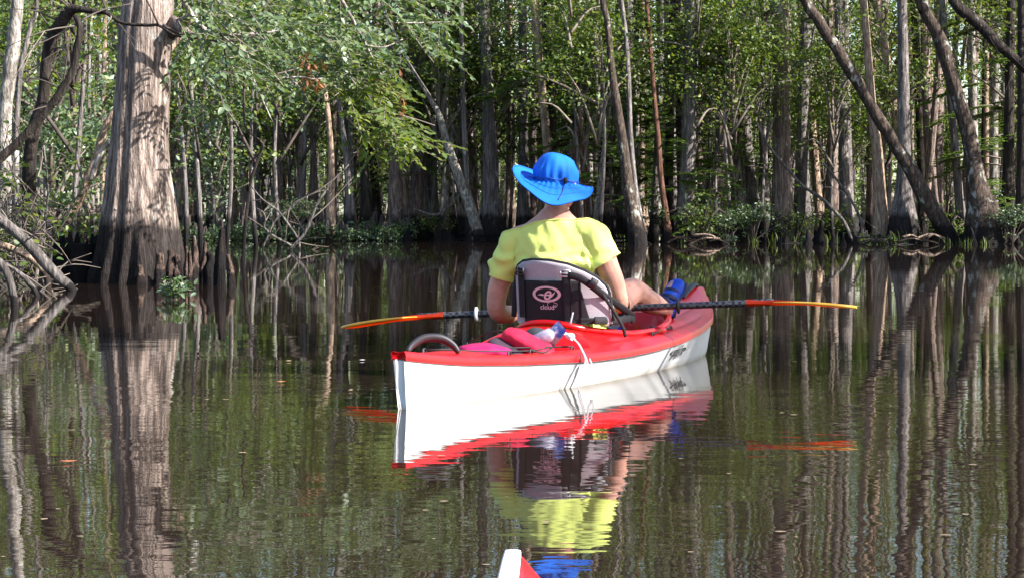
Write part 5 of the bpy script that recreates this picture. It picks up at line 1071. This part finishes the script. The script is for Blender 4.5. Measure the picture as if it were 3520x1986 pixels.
# sun hat, modelled in the paddler's place and turned as the photo shows it
HS = simple('blue_thread', (.004, .09, .45), .8)
def hat():
    cw = Vector((.190, 9.032, .852)); g = MB(); nt = 120
    KT = [(-45 + 45 * i, r, z) for i, (r, z) in enumerate([(.164, -.062), (.168, -.016), (.160, .006), (.160, .030), (.182, .052), (.197, .044), (.180, -.042), (.166, -.096)])]
    def per_(col):
        def f(th):
            u = ((math.degrees(th) + 45) % 360) / 45; i = int(u); t = u - i; q = [KT[(i + d) % 8][col] for d in (-1, 0, 1, 2)]
            return .5 * (2 * q[1] + (q[2] - q[0]) * t + (2 * q[0] - 5 * q[1] + 4 * q[2] - q[3]) * t * t + (3 * q[1] - q[0] - 3 * q[2] + q[3]) * t ** 3)
        return f
    BR, BZ = per_(1), per_(2)
    def brim(th, u):                                # u 0 at band .. 1 at edge
        c, s = math.cos(th), math.sin(th)           # c: picture right, s: away from the camera
        r1 = .172 - .013 * c + .006 * math.cos(2 * th); r = .094 + (r1 - .094) * u
        r1 = BR(th); z = BZ(th) + .004 * math.sin(5 * th + .8)
        zz = z * u ** 1.25 - .008 * u * (1 - u)
        return Vector((r * c, r * s, zz + (1 - u) ** 3 * .006 * math.sin(26 * th + 2 * math.sin(3 * th))))
    rows = []
    prof = [(0, .129), (.02, .128), (.042, .1235), (.060, .115), (.076, .101), (.088, .083), (.0955, .063), (.0985, .044), (.0965, .026), (.0935, .010), (.0925, .0)]
    for r, z in prof:
        row = []
        for k in range(nt):
            th = 2 * math.pi * k / nt; q = Vector((r * math.cos(th), r * math.sin(th), z)); w = sstep(.10, .02, z)
            q *= 1 + .085 * noise.noise(Vector((q.x * 19, q.y * 19, q.z * 17))) - .06 * abs(noise.noise(Vector((q.x * 22 + 5, q.y * 22, q.z * 30)))) ; rr = 1 + w * .035 * math.sin(22 * th + 3 * math.sin(2 * th)) + .02 * math.sin(3 * th + 1)
            row.append(Vector((q.x * rr - .008 * (z / .13), q.y * rr, z + .008 * noise.noise(Vector((q.x * 12, q.y * 12, 7))))))
        rows.append(row)
    for u in (.04, .12, .25, .42, .6, .78, .92, .985, 1.0): rows.append([brim(2 * math.pi * k / nt, u) - (Vector((0, 0, .004)) if u == 1.0 else Vector()) for k in range(nt)])
    tilt = Matrix.Rotation(R(6), 3, 'Y')
    vs = [w2k(cw + tilt @ p) - SEAT for r_ in rows for p in r_]; n = len(rows)
    fs = [(i * nt + k, (i + 1) * nt + k, (i + 1) * nt + (k + 1) % nt, i * nt + (k + 1) % nt) for i in range(1, n - 1) for k in range(nt)] + [tuple(nt + k for k in range(nt))]
    g.add(vs, fs); o = g.build('sun_hat', M['hat'], per); s_ = o.modifiers.new('t', 'SOLIDIFY'); s_.thickness = .003; s_.offset = -1
    g = MB(); g.tube([w2k(cw + tilt @ Vector((.100 * math.cos(t), .100 * math.sin(t), .012 + .003 * math.sin(9 * t)))) - SEAT for t in np.linspace(0, 2 * math.pi, 60)], .0028, 6, cap=False); g.build('band_cord', simple('dark_blue_cord', (.01, .06, .30), .7), o)
    for u_, r_, nm in ((1.0, .0024, 'brim_edge'), (.62, .0010, 'stitching'), (.34, .0010, 'stitching')):
        g = MB(); g.tube([w2k(cw + tilt @ (brim(t, u_) + Vector((0, 0, .0012 if u_ < 1 else 0)))) - SEAT for t in np.linspace(0, 2 * math.pi, 121)], r_, 5, cap=False); g.build(nm, M['hat'] if u_ == 1 else HS, o)
    q = w2k(cw + tilt @ Vector((.040, -.098, .012))) - SEAT; g = MB(); g.tube([q + Vector((0, 0, .012)), q + Vector((0, 0, .004)), q + Vector((-.004, 0, -.014))], [.006, .0085, .007], 10); g.build('cord_lock', M['black'], o)
    g = MB(); P0 = w2k(cw + tilt @ (brim(R(292), .05) + Vector((0, 0, .004)))) - SEAT; P1 = w2k(cw + tilt @ (brim(R(284), .5) + Vector((0, 0, .003)))) - SEAT; P2 = w2k(cw + tilt @ (brim(R(276), .85) + Vector((0, 0, .003)))) - SEAT; g.tube(crv([P0, P1, P2], 8), .0016, 5); g.build('chin_cord', M['cord'], o)
hat()
# ---------------------------------------------------------------- the paddle across the lap
pl, pr_ = Vector((-.786, 9.60, .226)), Vector((1.521, 9.16, .340)); pd = (pr_ - pl).normalized(); PL = (pr_ - pl).length
pad = empty('kayak_paddle', (pl + pr_) / 2); tag(pad, 'kayak paddle with a black shaft and orange red blades held across the lap', 'paddle')
pc = (pl + pr_) / 2
g = MB(); g.tube([pd * s for s in np.linspace(-PL / 2 + .36, PL / 2 - .36, 30)], .0155, 14); m, nt, N, L, P = nmat('black_carbon_shaft'); tc = N.new('ShaderNodeTexCoord'); wv = N.new('ShaderNodeTexChecker'); wv.inputs['Scale'].default_value = 70; wv.inputs[1].default_value = (.012, .012, .015, 1); wv.inputs[2].default_value = (.07, .07, .085, 1); L.new(tc.outputs['Object'], wv.inputs['Vector']); L.new(wv.outputs[0], P.inputs['Base Color']); P.inputs['Roughness'].default_value = .3
g.build('shaft', m, pad)
M['bladeo'] = leafmat('orange_red_blade', [(.1, (.66, .035, .010)), (1, (.74, .06, .012))], .66, .02, (1.35, 4.5, 1.5)); M['blade_glow'] = simple('yellow_rim_glow', (.80, .42, .05), .4, .5, .1, 10)
def blade(s, tiltdeg):
    side0 = pd.cross(Vector((0, 0, 1))).normalized(); side = (Matrix.Rotation(R(tiltdeg), 3, pd) @ side0).normalized(); nn = pd.cross(side).normalized()
    if nn.z < 0: nn = -nn
    ax = pd * s; wid = lerp_tab([(0, .016), (.10, .022), (.2, .060), (.32, .082), (.40, .080), (.445, .062), (.47, .034), (.482, .006)])
    g = MB(); g2 = MB(); st = ax * (PL / 2 - .482)
    def f(sg):
        def fn(u, v):
            x = .482 * u; w = wid(x); y = (v * 2 - 1) * w; th = .014 * (1 - u) ** 1.5 * (1 - (2 * v - 1) ** 2) + .003
            bow = .038 * (x / .482) ** 2 + .12 * (y ** 2) * u * 4
            return st + ax * x + side * y - nn * bow + nn * (sg * th)
        return fn
    g.grid(f(1), 30, 14); g.grid(f(-1), 30, 14); n_ = 31 * 15
    for j0 in (0, 14):
        q = [(i * 15 + j0, (i + 1) * 15 + j0, (i + 1) * 15 + j0 + n_, i * 15 + j0 + n_) for i in range(30)]; g.f += q; g.m += [0] * 30
    b = g.build('blade', M['bladeo'], pad)
    pts = []
    for i in range(31):
        x = .12 + .362 * i / 30; w = wid(x); pts.append(st + ax * x - nn * (.038 * (x / .482) ** 2 + .48 * w * w * x / .482) - side * s * 0 + (side if side.y < 0 else -side) * (w + .001))
    g2.tube(pts, [.002 + .0055 * math.sin(math.pi * min(i / 24, 1) * .5) for i in range(31)], 8); g2.build('edge', M['blade_glow'], b)  # yellow highlight along the near rim, put into the colour of a strip
blade(-1, -6); blade(1, -5)
g = MB()
for s, mt in ((-.46, 'strapw'), (.33, 'black')):
    g = MB(); c = pd * (s * PL / 2 / .5 * .5 if False else s * PL / 2 * 1.0)
    for e in (0,): g.tube([c - pd * .008, c - pd * .004, c + pd * .004, c + pd * .008], [.018, .034, .034, .018], 16)
    g.build('drip_ring', M[mt], pad)
